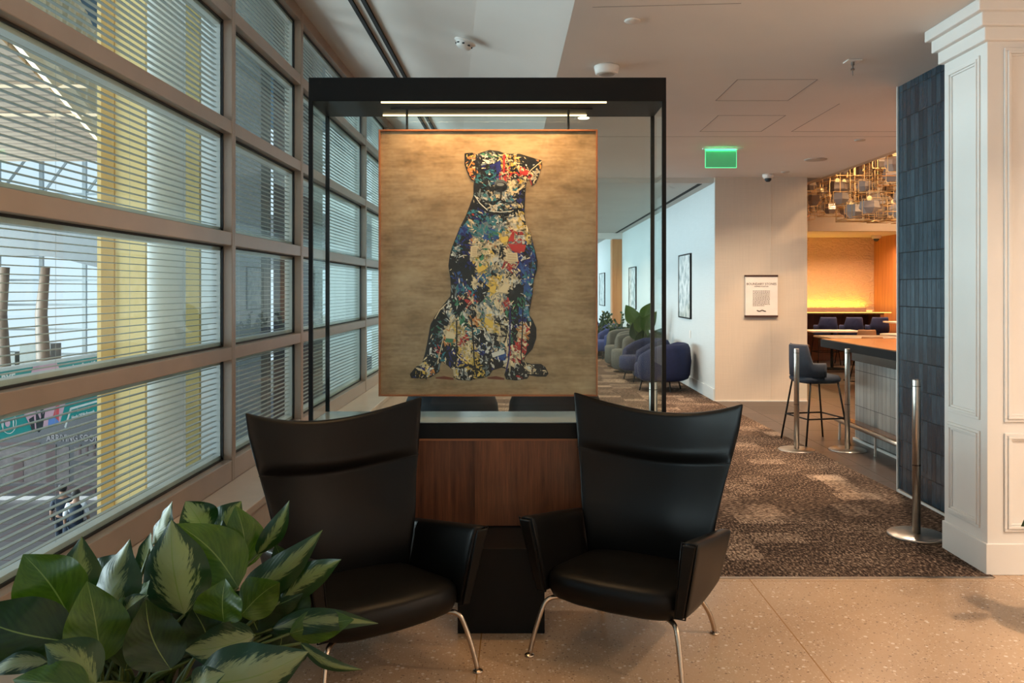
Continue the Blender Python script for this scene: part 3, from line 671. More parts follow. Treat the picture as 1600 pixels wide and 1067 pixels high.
KEYS = '''750 260 KKEN;765 250 EKWG;775 265 NNK;755 275 KTE;770 275 TTEN;745 290 KKOT;750 300 KTE;790 255 CCRY;800 250 CYC;805 265 CKYC;790 272 CRR;805 278 CCRC;820 270 RC;815 285 CCY;735 255 OCOY;737 270 ORC;835 258 KKE;828 250 KK;822 255 KK;838 275 CWC;845 256 OY;765 305 CTEC;755 315 TWKE;775 300 KEC;790 305 ECW;805 300 CCT;812 305 TNK;815 318 CYN;800 320 TECN;785 325 WTKC;770 322 WTC;745 320 KK;760 335 KNT;785 335 KEK;805 330 KKC;735 335 KRT;748 340 NTK;765 345 ENT;780 350 TWE;800 345 CWC;815 345 CYC;817 352 YC;740 355 TTEC;752 360 TTE;765 370 TBBG;790 372 YCC;803 365 CRW;815 372 RWR;800 380 RCE;812 388 RRC;826 372 YC;722 360 BN;715 372 TGB;708 385 TKW;725 375 KKN;733 390 KNN;712 400 KKWE;728 410 KKN;706 415 KK;740 385 CCO;740 400 CCY;755 385 CCCG;770 385 COC;765 400 CCY;750 410 CGC;755 420 YYC;775 410 CWE;780 395 CKC;795 400 CCC;800 410 CRC;815 400 NBW;822 395 NKB;832 385 BKT;835 405 NBB;830 420 TKB;835 430 BTN;818 415 NNB;795 415 RNC;785 425 ECC;770 425 TEC;755 435 TBC;745 440 CCB;778 435 YYC;795 430 CCK;810 430 CKN;790 445 CCYC;770 450 YYE;757 455 KK;745 460 KBK;735 430 KK;715 440 BBNK;722 450 NBT;710 450 KE;730 470 KCR;738 465 TCR;765 465 ECG;780 460 CEC;785 475 ECR;805 460 KK;800 440 CW;822 440 BT;825 455 TTB;822 470 STN;815 470 KKG;812 450 KK;715 480 GKK;722 495 GGKW;735 490 KCE;760 485 WEC;775 490 EWC;765 500 YCY;770 510 YYC;785 500 CKW;755 500 GYE;745 500 CO;740 520 WCT;748 530 KK;765 525 KEW;755 540 NBKW;775 535 EKW;780 545 TWK;790 520 CCK;785 530 CC;770 555 WKC;785 555 NBW;765 565 KKWE;780 570 KNK;735 540 CCY;725 530 CCR;730 555 YYC;722 565 CYN;738 570 YYK;722 580 WWKE;735 585 WKC;713 585 YCK;742 588 YK;700 480 WKC;705 495 CWE;695 495 KK;685 510 KKGE;690 525 KGE;680 530 KKT;675 545 KKW;685 545 KRT;700 520 CCO;705 530 GOC;712 515 CY;700 545 KKN;708 560 KKN;690 560 TKC;670 560 KKC;660 572 YCC;665 580 YWN;652 582 NKY;675 580 NOW;680 572 KKE;800 490 KGK;798 510 NKW;805 520 KGK;812 500 KN;820 490 STB;800 530 KGE;815 520 CO;822 515 OCR;816 540 RRC;832 510 KK;835 525 KK;828 540 KK;800 550 RCC;805 560 CCR;797 570 CC;812 575 KW;797 585 KWG;812 588 KRW;803 580 KWE;822 575 CK;832 578 CKW;840 575 CWK;850 582 KCK'''
KEYS = [(float(a), float(b), c_) for a, b, c_ in (k.split() for k in KEYS.split(';'))]
dg = MB(); cols = []
def patch(pts, d, col, th=.0006):
    dg.prism([q(x, y, d) for x, y in pts][::-1], (0, -th, 0)); cols.extend([col]*(len(pts)+2))
rnd = random.Random(3)
bm_ = MB(); bm_.prism([q(x, y, -.0012) for x, y in SIL][::-1], (0, -.002, 0))
bm_.build('dog_underpaint', plain('black_underpaint', (.014,.014,.015), .5), pt)
def jag(x, y, r, ang, el, n=None):
    n = n or rnd.choice((4,4,5,5,6,7)); pts = []
    for k in range(n):
        t_ = 2*PI*(k+rnd.uniform(-.28,.28))/n; rr_ = r*rnd.uniform(.65,1.15)
        u, v_ = rr_*math.cos(t_)*el, rr_*math.sin(t_)/el
        pts.append((x+u*math.cos(ang)-v_*math.sin(ang), y+u*math.sin(ang)+v_*math.cos(ang)))
    return pts
cnt = 0
for layer in range(3):
    tries = (2600, 4200, 1900)[layer]; rad = (6.0, 3.9, 2.1)[layer]
    for _ in range(tries):
        x, y = rnd.uniform(640, 858), rnd.uniform(234, 595)
        if not inside(x, y, SIL): continue
        if min((x-783)**2/1.2+(y-292)**2, 999) < 40: continue
        kk = min(KEYS, key=lambda k: (k[0]-x)**2+(k[1]-y)**2+rnd.uniform(0, 30))
        ch = rnd.choice(kk[2])
        if 'K' in kk[2] and rnd.random() < .30: ch = 'K'
        if layer == 2: ch = rnd.choice(kk[2] + rnd.choice('KCW'))
        el = rnd.uniform(1.15, 2.5); ang = rnd.gauss(1.2 if y > 400 else .7, .8)
        pts = jag(x, y, rad*rnd.uniform(.6, 1.15)*(.72 if y < 330 else 1), ang, el)
        if not all(inside(a, b, SIL) for a, b in pts):
            pts = [(x+(a-x)*.45, y+(b-y)*.45) for a, b in pts]
            if not all(inside(a, b, SIL) for a, b in pts): continue
        c0 = PAL[ch]; f_ = rnd.uniform(.7, 1.2); patch(pts, .0008+layer*.0007+rnd.uniform(0,.0005), tuple(min(1, q_*f_) for q_ in c0)); cnt += 1
        if layer == 1 and ch in 'CYW' and rnd.random() < .5:       # tiny print lines on paper scraps
            for s in range(3):
                yy = y-1.4+s*1.3; patch([(x-2,yy),(x+2,yy-.2),(x+2,yy+.25),(x-2,yy+.45)], .0029, (.06,.05,.05), .0002)
KB = PAL['K']; D3 = .0034
def lin(pts, wd, col, d=D3):
    for (x0, y0), (x1, y1) in zip(pts[:-1], pts[1:]):
        l = math.hypot(x1-x0, y1-y0) or 1; nx, ny = -(y1-y0)/l*wd/2, (x1-x0)/l*wd/2
        patch([(x0+nx, y0+ny), (x1+nx, y1+ny), (x1-nx, y1-ny), (x0-nx, y0-ny)], d, col, .0003)
def ell(x, y, rx, ry, col, d=D3, n=14): patch([(x+rx*math.cos(2*PI*k/n), y+ry*math.sin(2*PI*k/n)) for k in range(n)], d, col, .0004)
# muzzle, nose, mouth, eyes, ear edges
ell(783, 290, 11, 8.5, (.10,.11,.12), .0028); ell(783, 293, 10, 7.5, KB); ell(782, 289, 6, 2.4, (.20,.22,.23), .004); ell(779, 295, 2.2, 1.6, (.002,.002,.002), .0042); ell(788, 295, 2.2, 1.6, (.002,.002,.002), .0042)
lin([(783,300),(783,308),(782,313)], 2.4, KB); lin([(782,313),(774,316),(764,317),(757,314)], 2.2, KB); lin([(782,313),(790,317),(800,318),(807,313)], 2.2, KB)
lin([(745,313),(752,324),(764,332),(780,335),(797,334),(812,326)], 2.6, KB); lin([(742,306),(750,318),(762,329)], 1.3, PAL['W'], .0038); lin([(765,330),(782,332),(800,330)], 1.2, PAL['W'], .0038)
ell(766, 274, 5, 3.2, KB); ell(765, 273, 1.8, 1.3, PAL['W'], .0042); lin([(759,277),(766,280),(773,276)], 1.3, PAL['T'], .004); lin([(758,269),(766,266),(773,268)], 1.3, PAL['T'], .004)
ell(806, 278, 5, 2.8, KB); ell(805, 277, 1.5, 1.1, PAL['W'], .0042); lin([(797,275),(800,271),(807,271),(812,275)], 1.5, PAL['R'], .004); lin([(811,278),(818,281)], 1.3, KB)
lin([(745,243),(744,262),(744,280)], 2.2, KB); lin([(727,241),(727,258),(732,272),(737,282)], 1.5, KB); lin([(727,241),(739,240)], 1.3, KB)
lin([(824,275),(830,266),(846,253)], 1.2, PAL['C'], .004); lin([(826,275),(831,290)], 1.2, PAL['R'], .004)
patch([(786,243),(790,242),(789,262),(786,270)], .0036, PAL['R']); patch([(812,270),(824,266),(826,274),(818,275)], .0036, PAL['R']); patch([(775,255),(782,250),(783,268),(776,272)], .0036, PAL['N'])
# paper scraps on the chest
for pg, ch in (([(736,385),(746,384),(746,401),(735,402)], 'C'), ([(790,396),(808,395),(810,409),(794,411)], 'C'), ([(782,372),(793,369),(795,378),(784,380)], 'Y'), ([(793,381),(822,383),(819,394),(800,392)], 'R'), ([(799,366),(804,360),(803,377),(793,378)], 'R'), ([(745,420),(755,414),(761,419),(748,427)], 'Y'), ([(765,448),(775,446),(773,459),(766,455)], 'Y'), ([(788,443),(797,444),(792,458),(776,456)], 'C'), ([(758,495),(771,503),(770,514),(757,503)], 'Y'), ([(699,516),(712,522),(711,530),(697,528)], 'C'), ([(697,528),(710,529),(707,535),(696,534)], 'G'), ([(768,551),(788,546),(789,552),(770,558)], 'W')):
    patch(pg, .0036, PAL[ch], .0004)
for s in range(5): lin([(738,388+s*2.7),(745,387.5+s*2.7)], .7, (.35,.2,.1), .0041); lin([(793,398+s*2.6),(807,397.5+s*2.6)], .7, (.35,.2,.1), .0041)
# leg edges and toes
lin([(737,500),(740,530),(741,560),(745,588)], 2.2, KB); lin([(714,500),(714,540),(712,575)], 2, KB); lin([(797,480),(797,520),(795,560),(791,580)], 2.2, (.02,.02,.12)); lin([(817,480),(816,520),(814,555),(820,585)], 1.8, KB)
lin([(697,475),(688,484),(680,498)], 1.3, PAL['C'], .004); lin([(694,525),(688,550),(684,568)], 1.3, PAL['C'], .004)
for (bx, by) in ((718,577),(725,576),(732,577),(738,579),(799,578),(806,577),(813,578),(818,580),(832,573),(839,573),(846,575),(652,578),(659,579),(666,580)):
    lin([(bx, by), (bx+rnd.uniform(-1,1.5), by+12)], 1.8, KB, .0042)
for x0, x1, y_ in ((762,788,589),(681,709,589)):
    patch([(x0,y_),((x0+x1)/2,y_-2),(x1,y_+1),(x1,y_+4),((x0+x1)/2,y_+3),(x0,y_+2)], .0001, (.16,.04,.02), .0003)
t = NT('paper_collage'); vc = t.node('ShaderNodeVertexColor'); vc.layer_name = 'Col'; t.set(vc.outputs[0], .35); M['collage'] = t.m
dogo = dg.build('dog_collage', M['collage'], pt)
ca = dogo.data.color_attributes.new('Col', 'FLOAT_COLOR', 'CORNER')
buf = []
for p, c_ in zip(dogo.data.polygons, cols): buf += [c_[0], c_[1], c_[2], 1.0]*p.loop_total
ca.data.foreach_set('color', buf)

# ================================================================== WING CHAIRS
def sm(a, b, t_): t_ = max(0, min(1, (t_-a)/(b-a))); return t_*t_*(3-2*t_)
def interp(tab, z):
    for (z0, v0), (z1, v1) in zip(tab[:-1], tab[1:]):
        if z <= z1: return v0+(v1-v0)*max(0, (z-z0)/(z1-z0))
    return tab[-1][1]
def wing_chair(name, loc, rz, label):
    o = empty(name, loc, rz, label, 'armchair', 'black leather wing chairs')
    L = M['black_leather']
    hwt = [(.28,.29),(.40,.30),(.55,.325),(.70,.35),(.85,.383),(.95,.402),(1.06,.415)]
    def mid(u, v):          # u -1..1, v 0..1: centre surface of the back shell
        ztop = .965+.085*abs(u)**2.0
        z = .30+(ztop-.30)*v
        hw = interp(hwt, z); yc = .17+.155*sm(.28, 1.0, z)*1.0
        wrap = interp([(.28,.06),(.55,.12),(.8,.14),(1.06,.13)], z)
        y = yc-wrap*abs(u)**2.3
        return Vector((u*hw, y, z))
    def thick_f(u, v):
        z = .30+.70*v; e = (1-abs(u)**7)**.5
        b = .030
        seam = .655
        zz_ = v
        if zz_ > seam:   # head roll, fullest just above the seam
            s_ = (zz_-seam)/(1-seam); b = .014+.050*math.sin(min(1, s_*3.2)*PI/2)*(1-.70*s_)
        else:
            s_ = zz_/seam; b = .014+.022*math.sin(s_*PI)
        return max(.004, b*e)
    NU, NV = 36, 52
    mb = MB()
    def fr(i, j):
        u = -1+2*i; p = mid(u, j); tf = thick_f(u, j)*(1 if j < .985 else .55); nrm = Vector((u*.35, -1, .12)).normalized()
        return p+nrm*tf
    def bk(i, j):
        u = -1+2*i; p = mid(u, j); e = max(.1, (1-abs(u)**6)**.5); nrm = Vector((u*.35, -1, .1)).normalized()
        return p-nrm*(.018*e if j < .985 else .010*e)
    vs = [fr(i/NU, j/NV) for j in range(NV+1) for i in range(NU+1)]; nb = len(vs)
    vs += [bk(i/NU, j/NV) for j in range(NV+1) for i in range(NU+1)]
    W_ = NU+1; fs = []
    for j in range(NV):
        for i in range(NU):
            a = j*W_+i; fs.append((a, a+1, a+1+W_, a+W_)); fs.append((nb+a, nb+a+W_, nb+a+1+W_, nb+a+1))
    for i in range(NU):
        fs.append((i+1, i, nb+i, nb+i+1)); a = NV*W_+i; fs.append((a, a+1, nb+a+1, nb+a))
    for j in range(NV):
        a = j*W_; fs.append((a, a+W_, nb+a+W_, nb+a)); a = j*W_+NU; fs.append((a+W_, a, nb+a, nb+a+W_))
    mb.add(vs, fs); bo = mb.build('backrest', L, o, smooth=True, recalc=True, sub=1)
    # seam across the back and piping round its edge
    pts = [fr(i/40, .655)+Vector((0,-.0005,0)) for i in range(41)]
    MB().tube(pts, .0022, 6).build('back_seam', M['seam'], o)
    # seat cushion
    mb = MB()
    def outline(s, k):       # s angle param around, k 0 rim..; returns xy
        c, sn = math.cos(s), math.sin(s); e = .30
        x = abs(c)**e*math.copysign(1, c); y = abs(sn)**e*math.copysign(1, sn)
        hw = .292+.022*(-y*.5+.5); yy = -.035+y*.30
        if y < 0: yy -= .045*(1-(x*x))*(-y)
        return x*hw*k, (yy+.035)*k-.035
    prof = [(.05,.262),(.55,.266),(.82,.278),(.95,.30),(.995,.335),(1,.36),(.99,.385),(.95,.402),(.85,.412),(.55,.418),(.05,.414)]
    n = 48; vs = []
    for k, z in prof:
        for i in range(n):
            x, y = outline(2*PI*i/n, k); vs.append((x, y, z-.050-.13*(y+.36)*.55))
    fs = [(j*n+i, j*n+(i+1) % n, (j+1)*n+(i+1) % n, (j+1)*n+i) for j in range(len(prof)-1) for i in range(n)]
    fs += [tuple(range(n))[::-1], tuple(range((len(prof)-1)*n, len(prof)*n))]
    mb.add(vs, fs).build('seat', L, o, smooth=True, recalc=True)
    # arms: padded slabs flaring outward and upward to the front, each with a piped front panel
    for s in (-1, 1):
        mb = MB(); ns = 22; sec = 20; vs = []
        def arm(t_):       # t 0 front .. 1 back
            y = -.335+.50*t_; y0 = y
            ztop = .585-.085*t_; zbot = .265-.035*t_*(1-t_)*2
            xin_t = .325-.005*t_; xin_b = .283; out_t = .395-.020*t_**1.5; out_b = .330-.01*t_
            return y, ztop, zbot, xin_t, xin_b, out_t, out_b
        for j in range(ns+1):
            t_ = j/ns; y, zt_, zb2, xit, xib, xot, xob = arm(t_); slant = .045
            for k in range(sec):
                an = 2*PI*k/sec; c, sn = math.cos(an), math.sin(an)
                X_ = (abs(c)**.35)*math.copysign(1, c); Z_ = (abs(sn)**.35)*math.copysign(1, sn)
                h = (Z_+1)/2; z = zb2+(zt_-zb2)*h; xi = xib+(xit-xib)*h; xo = xob+(xot-xob)*h
                x = (xi+xo)/2+(xo-xi)/2*X_
                rr_ = 1 if 0 < j < ns else .86
                zc_ = (zt_+zb2)/2
                vs.append((s*((xi+xo)/2+(x-(xi+xo)/2)*rr_), y-slant*h*(1-t_)+(0 if j else .006), zc_+(z-zc_)*(1 if 0 < j < ns else .985)))
        fs = [(j*sec+k, j*sec+(k+1) % sec, (j+1)*sec+(k+1) % sec, (j+1)*sec+k) for j in range(ns) for k in range(sec)]
        fs += [tuple(range(sec)), tuple(range(ns*sec, (ns+1)*sec))]
        ao = mb.add(vs, fs).build('armrest', L, o, smooth=True, recalc=True)
        # front panel
        y, zt_, zb2, xit, xib, xot, xob = arm(0); pts = []
        def pf(h, x, dy): 
            z = zb2+(zt_-zb2)*h; return (s*x, y-.045*h-dy, z)
        c4 = [pf(.02, xib+.007, 0), pf(.02, xob-.007, 0), pf(.965, xot-.009, 0), pf(.965, xit+.009, 0)]
        if s < 0: c4 = c4[::-1]
        MB().prism(c4, (0,-.011,0)).build('arm_panel', L, ao, bevel=.005, recalc=True, smooth=False)
        loop = [pf(.0, xib+.003, -.002), pf(.0, xob-.003, -.002), pf(.5, (xob+xot)/2-.002, -.002), pf(.985, xot-.004, -.002), pf(.985, xit+.004, -.002), pf(.5, (xib+xit)/2+.002, -.002), pf(.0, xib+.003, -.002)]
        MB().tube(loop, .0035, 6).build('piping', L, ao, smooth=True)
    # legs: brushed tube, bent at the top, with a round glide
    for s in (-1, 1):
        f = [(s*.12,-.16,.212),(s*.20,-.24,.225),(s*.255,-.292,.235),(s*.285,-.322,.225),(s*.30,-.34,.19),(s*.32,-.366,.10),(s*.335,-.385,.012)]
        def smooth(path):
            out = []
            for i in range(len(path)-1):
                p0 = Vector(path[max(0,i-1)]); p1 = Vector(path[i]); p2 = Vector(path[i+1]); p3 = Vector(path[min(len(path)-1,i+2)])
                for k in range(5):
                    t_ = k/5; out.append(.5*((2*p1)+(-p0+p2)*t_+(2*p0-5*p1+4*p2-p3)*t_*t_+(-p0+3*p1-3*p2+p3)*t_**3))
            out.append(Vector(path[-1])); return out
        lg = MB().tube(smooth(f), .0105, 12).build('leg', M['bronze'], o, smooth=True)
        MB().lathe([(.021,0),(.022,.004),(.020,.008),(.012,.012)], (s*.336,-.386,0), 16).build('glide', M['bronze'], lg, smooth=False)
        f = [(s*.10,.05,.23),(s*.16,.12,.225),(s*.205,.165,.19),(s*.25,.205,.11),(s*.268,.222,.05),(s*.275,.228,.012)]
        lg = MB().tube(smooth(f), .0105, 12).build('leg', M['bronze'], o, smooth=True)
        MB().lathe([(.021,0),(.022,.004),(.020,.008),(.012,.012)], (s*.276,.229,0), 16).build('glide', M['bronze'], lg, smooth=False)
    MB().tube([(-.12,-.16,.212),(.12,-.16,.212)], .0105, 8).build('crossbar', M['bronze'], o)
    return o
wing_chair('wing_chair', (.525, 3.63, 0), R(-30), 'black leather wing chair on the right, turned towards the left')
wing_chair('wing_chair', (-.67, 3.425, 0), R(37), 'black leather wing chair on the left, behind the leafy plant')

# ================================================================== FOREGROUND PLANT
def leaf_mesh(p0, p1, width, nrm, bend, cup=.25, name='leaf', mat=None, parent=None, twist=0.0, wave=.0, lat=0.0):
    p0 = Vector(p0); p1 = Vector(p1); ax = (p1-p0); Ln = ax.length; ax.normalize()
    n0 = Vector(nrm); n0 = (n0-ax*n0.dot(ax)).normalized(); sd = ax.cross(n0)
    nv, nu = 18, 10; vs = []; uvs = []
    for j in range(nv+1):
        v = j/nv; wd = width*.5*(math.sin(PI*min(1, v**.74))**.80)*(1-.30*v**5)
        wd = max(wd, .0008)
        c = p0+ax*(Ln*v)+n0*(bend*Ln*math.sin(PI*v)*.5)+sd*(lat*Ln*math.sin(PI*v))
        tw = twist*(v-.3); sdv = sd*math.cos(tw)+n0*math.sin(tw); nn = n0*math.cos(tw)-sd*math.sin(tw)
        for i in range(nu+1):
            u = -1+2*i/nu
            off = nn*(cup*wd*(abs(u)**1.6)) + nn*(wave*wd*math.sin(v*14+u*2)*abs(u))
            vs.append(c+sdv*(u*wd)+off); uvs.append((i/nu, v))
    mb = MB(); fs = [(j*(nu+1)+i, j*(nu+1)+i+1, (j+1)*(nu+1)+i+1, (j+1)*(nu+1)+i) for j in range(nv) for i in range(nu)]
    mb.add(vs, fs); o = mb.build(name, mat, parent, smooth=True)
    uvl = o.data.uv_layers.new(name='UVMap'); 
    for lp in o.data.loops: uvl.data[lp.index].uv = uvs[lp.vertex_index]
    return o
PC = Vector((-1.13, 2.42, 0)); PR = .25
pl = empty('potted_plant', PC, 0, 'large variegated leafy plant in a dark planter at the lower left', 'potted plant')
MB().lathe([(.19,0),(.215,.02),(.245,.30),(.25,.36),(.235,.365),(.228,.33),(.02,.325)], n=40).build('planter', M['pot'], pl, smooth=True)
MB().lathe([(.226,.325),(.22,.338),(.01,.345)], n=32).build('soil', M['soil'], pl, smooth=True)
LV = [ # base x,y, tip x,y, a_base, a_tip, width px, mat, bend, twist, nx
 (108,962,36,866,560,560,92,'g',.1,0,-.1),(112,1003,-50,955,600,600,86,'d',.25,0,-.2),(116,968,128,838,540,520,60,'v',.1,.2,.3),
 (182,984,203,842,560,545,72,'v',.15,.2,-.2),(158,1036,136,908,600,590,74,'g',.1,0,.5),(196,1046,229,930,590,580,66,'d',.15,-.6,.6),
 (288,960,268,812,540,530,80,'s',.12,0,.1),(372,918,276,818,520,520,72,'g',-.15,0,.3),(238,850,269,783,500,500,38,'s',.1,.3,-.6),
 (322,832,290,783,480,480,48,'s',.2,.3,.2),(340,835,377,783,470,465,40,'v',.2,0,.3),(384,888,368,790,500,495,52,'g',.12,.2,.3),
 (402,866,452,782,500,500,26,'v',.1,.5,.6),(378,926,504,828,510,520,42,'v',.2,.3,.4),(408,918,478,880,500,500,26,'v',.25,.4,.2),
 (438,940,533,874,520,530,36,'v',-.1,.3,.2),(376,962,437,910,540,540,52,'g',-.25,-.3,.4),(350,972,352,904,560,560,70,'g',.2,0,-.3),
 (425,982,591,974,520,520,30,'v',.30,.5,.1),(452,990,553,968,530,530,40,'g',-.15,.2,.3),(470,1005,566,1046,540,540,16,'v',.25,.3,.2),
 (398,992,288,1016,560,570,52,'s',.2,.2,.1),(306,1066,482,1018,620,620,82,'s',.18,0,.15),(266,1045,228,936,600,600,70,'d',-.15,.3,.4),
 (150,1068,70,1006,640,640,62,'v',.2,.2,.2),(74,1034,-20,1056,620,620,26,'s',.2,.2,.1),(40,1000,-30,985,600,600,30,'g',-.2,.4,.1),
 (140,1072,20,1062,650,650,50,'g',.2,0,.2),(184,948,234,906,560,560,26,'g',-.2,.6,.3),(196,960,232,930,580,580,24,'s',.1,.6,.3),
 (230,900,236,832,500,500,32,'s',.1,.2,-.3),(300,1080,352,1052,640,640,40,'s',.2,0,.1),(340,905,392,842,490,490,40,'d',.1,.2,.3),
 (420,950,474,926,520,520,30,'d',.1,.2,.1),(300,900,318,838,480,480,60,'d',.1,.2,.1),(100,950,72,890,500,500,50,'g',.1,.2,.2),
 (160,920,182,866,480,480,56,'d',.1,.2,.2),(330,1020,300,950,520,520,70,'d',.1,.2,.1),(390,1040,360,968,520,520,80,'d',.1,.2,.1),
 (250,1000,262,930,510,510,70,'d',.1,.2,.1),(200,1050,170,990,520,520,70,'d',.1,.2,.1),(120,1050,90,990,520,520,60,'d',.1,.2,.1),(430,1030,440,972,520,520,50,'d',.1,.2,.1),
 (330,870,348,812,470,470,44,'d',.1,.2,.1),(270,905,296,850,470,470,60,'d',.1,.2,.1),(445,905,430,850,480,480,30,'d',.1,.2,.1)]
rl = random.Random(11)
rq = random.Random(4)
for k in range(22):
    bx_, by_ = rq.uniform(90, 440), rq.uniform(985, 1075)
    LV.append((bx_, by_, bx_+rq.uniform(-50,50), by_-rq.uniform(60,105), 520, 515, rq.uniform(45,75), 'd', rq.uniform(-.1,.2), rq.uniform(-.3,.3), rq.uniform(-.5,.5)))
for i, (bx, by, tx, ty, ab, at_, wp, mk, bend, tw, nx) in enumerate(LV):
    p0 = P(bx, by, ab)-PC; p1 = P(tx, ty, at_)-PC
    nrm = Vector((nx, -1, .25+.5*rl.random()))
    lf = leaf_mesh(p0, p1, wp/((ab+at_)/2)*1.28, nrm, bend, rl.choice((-.30,-.20,-.42,.25)), 'leaf', M['leaf_'+mk], pl, tw+rl.uniform(-.35,.35), .10, rl.uniform(-.09,.09))
    r0 = Vector((rl.uniform(-.10,.10)+p0.x*.25, rl.uniform(-.10,.10)+p0.y*.25, .335)); 
    if Vector((r0.x, r0.y)).length > .19: r0 = Vector((r0.x*.6, r0.y*.6, .335))
    md = (r0+p0)/2+Vector((-p0.x*.12, -p0.y*.12, .04))
    path = []
    for k in range(7):
        t_ = k/6; path.append(r0*(1-t_)**2+md*2*t_*(1-t_)+p0*t_*t_)
    MB().tube(path, [.0075-.0006*k for k in range(7)], 7).build('stem', M['stem'], pl, smooth=True)
# plant at the right edge: only a leaf of it reaches the view
PR_ = Vector((2.52, 3.7, 0))
rp = empty('potted_plant', PR_, 0, 'dark leaf of a plant cut off by the right edge', 'potted plant')
MB().lathe([(.13,0),(.15,.02),(.17,.34),(.16,.35),(.01,.33)], n=28).build('planter', M['pot'], rp, smooth=True)
for (tx, ty, tz, bx, bz, wd) in ((-.268,-.02,.485,-.09,.60,.11),(.1,.1,.9,.02,.5,.11),(.2,-.05,.7,.05,.5,.1),(.02,.12,.8,.0,.5,.1)):
    leaf_mesh((bx,0,bz), (tx,ty,tz), wd, (0,-1,.2), .2, -.2, 'leaf', M['leaf_d'], rp)
    MB().tube([(0,0,.33),(bx*.7,0,bz*.8),(bx,0,bz)], .006, 6).build('stem', M['stem'], rp)

# ================================================================== STANCHIONS
def stanchion(loc, label, glassarm=None):
    o = empty('stanchion', loc, 0, label, 'stanchion', 'steel crowd posts')
    MB().lathe([(.172,0),(.172,.008),(.165,.013),(.03,.016)], n=48).build('base', M['steel'], o)
    MB().lathe([(.0245,.014),(.0245,.975),(.0235,.978)], n=28).build('post', M['steel'], o, smooth=False)
    MB().lathe([(.026,.935),(.026,.939)], n=28).build('collar', M['black'], o); MB().lathe([(.026,.44),(.026,.444)], n=28).build('collar', M['black'], o)
    for c_ in children(o):
        for p in c_.data.polygons: p.use_smooth = len(p.vertices) == 4
    return o
stanchion((2.49, 5.14, .006), 'nearest steel post, in front of the blue tiled wall')
stanchion((3.16, 7.9, 0), 'steel post standing in front of the foot rail of the bar')
stanchion((2.67, 7.9, .0), 'steel post on the carpet edge, left of the bar stool')
stanchion((.81, 4.97, .006), 'steel post behind the glass display case')
tag(MB().box(2.70, 3.13, 7.897, 7.903, .50, .95).build('glass_panel', M['caseglass']), 'clear glass panel held between the two steel posts at the bar', 'glass panel')

# ================================================================== BAR
bar = empty('bar_counter', (3.45, 7.2, 0), 0, 'bar counter with wood top, black edge and grey tiled front', 'bar counter')
MB().box(3.46-3.45, 4.3-3.45, 6.3-7.2, 8.45-7.2, .03, .94).build('tiled_front', M['greytile'], bar)
MB().box(3.44-3.45, 3.46-3.45, 6.3-7.2, 8.46-7.2, 0, .025).build('base_trim', M['white_alu'], bar)
MB().box(3.23-3.45, 4.4-3.45, 6.3-7.2, 8.80-7.2, .935, 1.014).build('black_edge', M['barblack'], bar, bevel=.002)
MB().box(3.24-3.45, 4.39-3.45, 6.3-7.2, 8.79-7.2, 1.014, 1.022).build('wood_top', M['oak'], bar, bevel=.002)
MB().box(3.42-3.45, 3.46-3.45, 6.3-7.2, 8.44-7.2, .82, .935).build('under_panel', plain('dull_steel', (.16,.17,.16), .25, .9), bar)
rail = MB().tube([(3.30-3.45, 6.32-7.2, .197), (3.30-3.45, 8.55-7.2, .197)], .022, 12)
ra = rail.build('foot_rail', M['steel'], bar, smooth=True)
for y_ in (6.75, 7.6, 8.45): MB().tube([(3.30-3.45, y_-7.2, 0), (3.30-3.45, y_-7.2, .18)], .012, 8).build('support', M['steel'], ra)
MB().box(3.33-3.45,3.43-3.45,6.32-7.2,8.50-7.2,.205,.215).build('rail_plate', M['oak'], ra)
for i, (x, y_, w_, d_, lb) in enumerate(((3.6,6.95,.40,.26,'flat menu board lying near the bar edge by the tiled wall'),(3.95,7.8,.42,.28,'flat menu board lying further back on the bar'))):
    tag(MB().box(-w_/2,w_/2,-d_/2,d_/2,0,.008).build('menu_board', [M['walnut'],M['paper']][i], loc=(x,y_,1.0225), bevel=.002), lb, 'menu', 'menus on the bar')
tag(MB().box(-.1,.1,-.07,.07,0,.03).build('paper_stack', M['paper'], loc=(3.45,6.55,1.0225)), 'small white paper stack on the bar edge beside the tiled wall', 'paper')

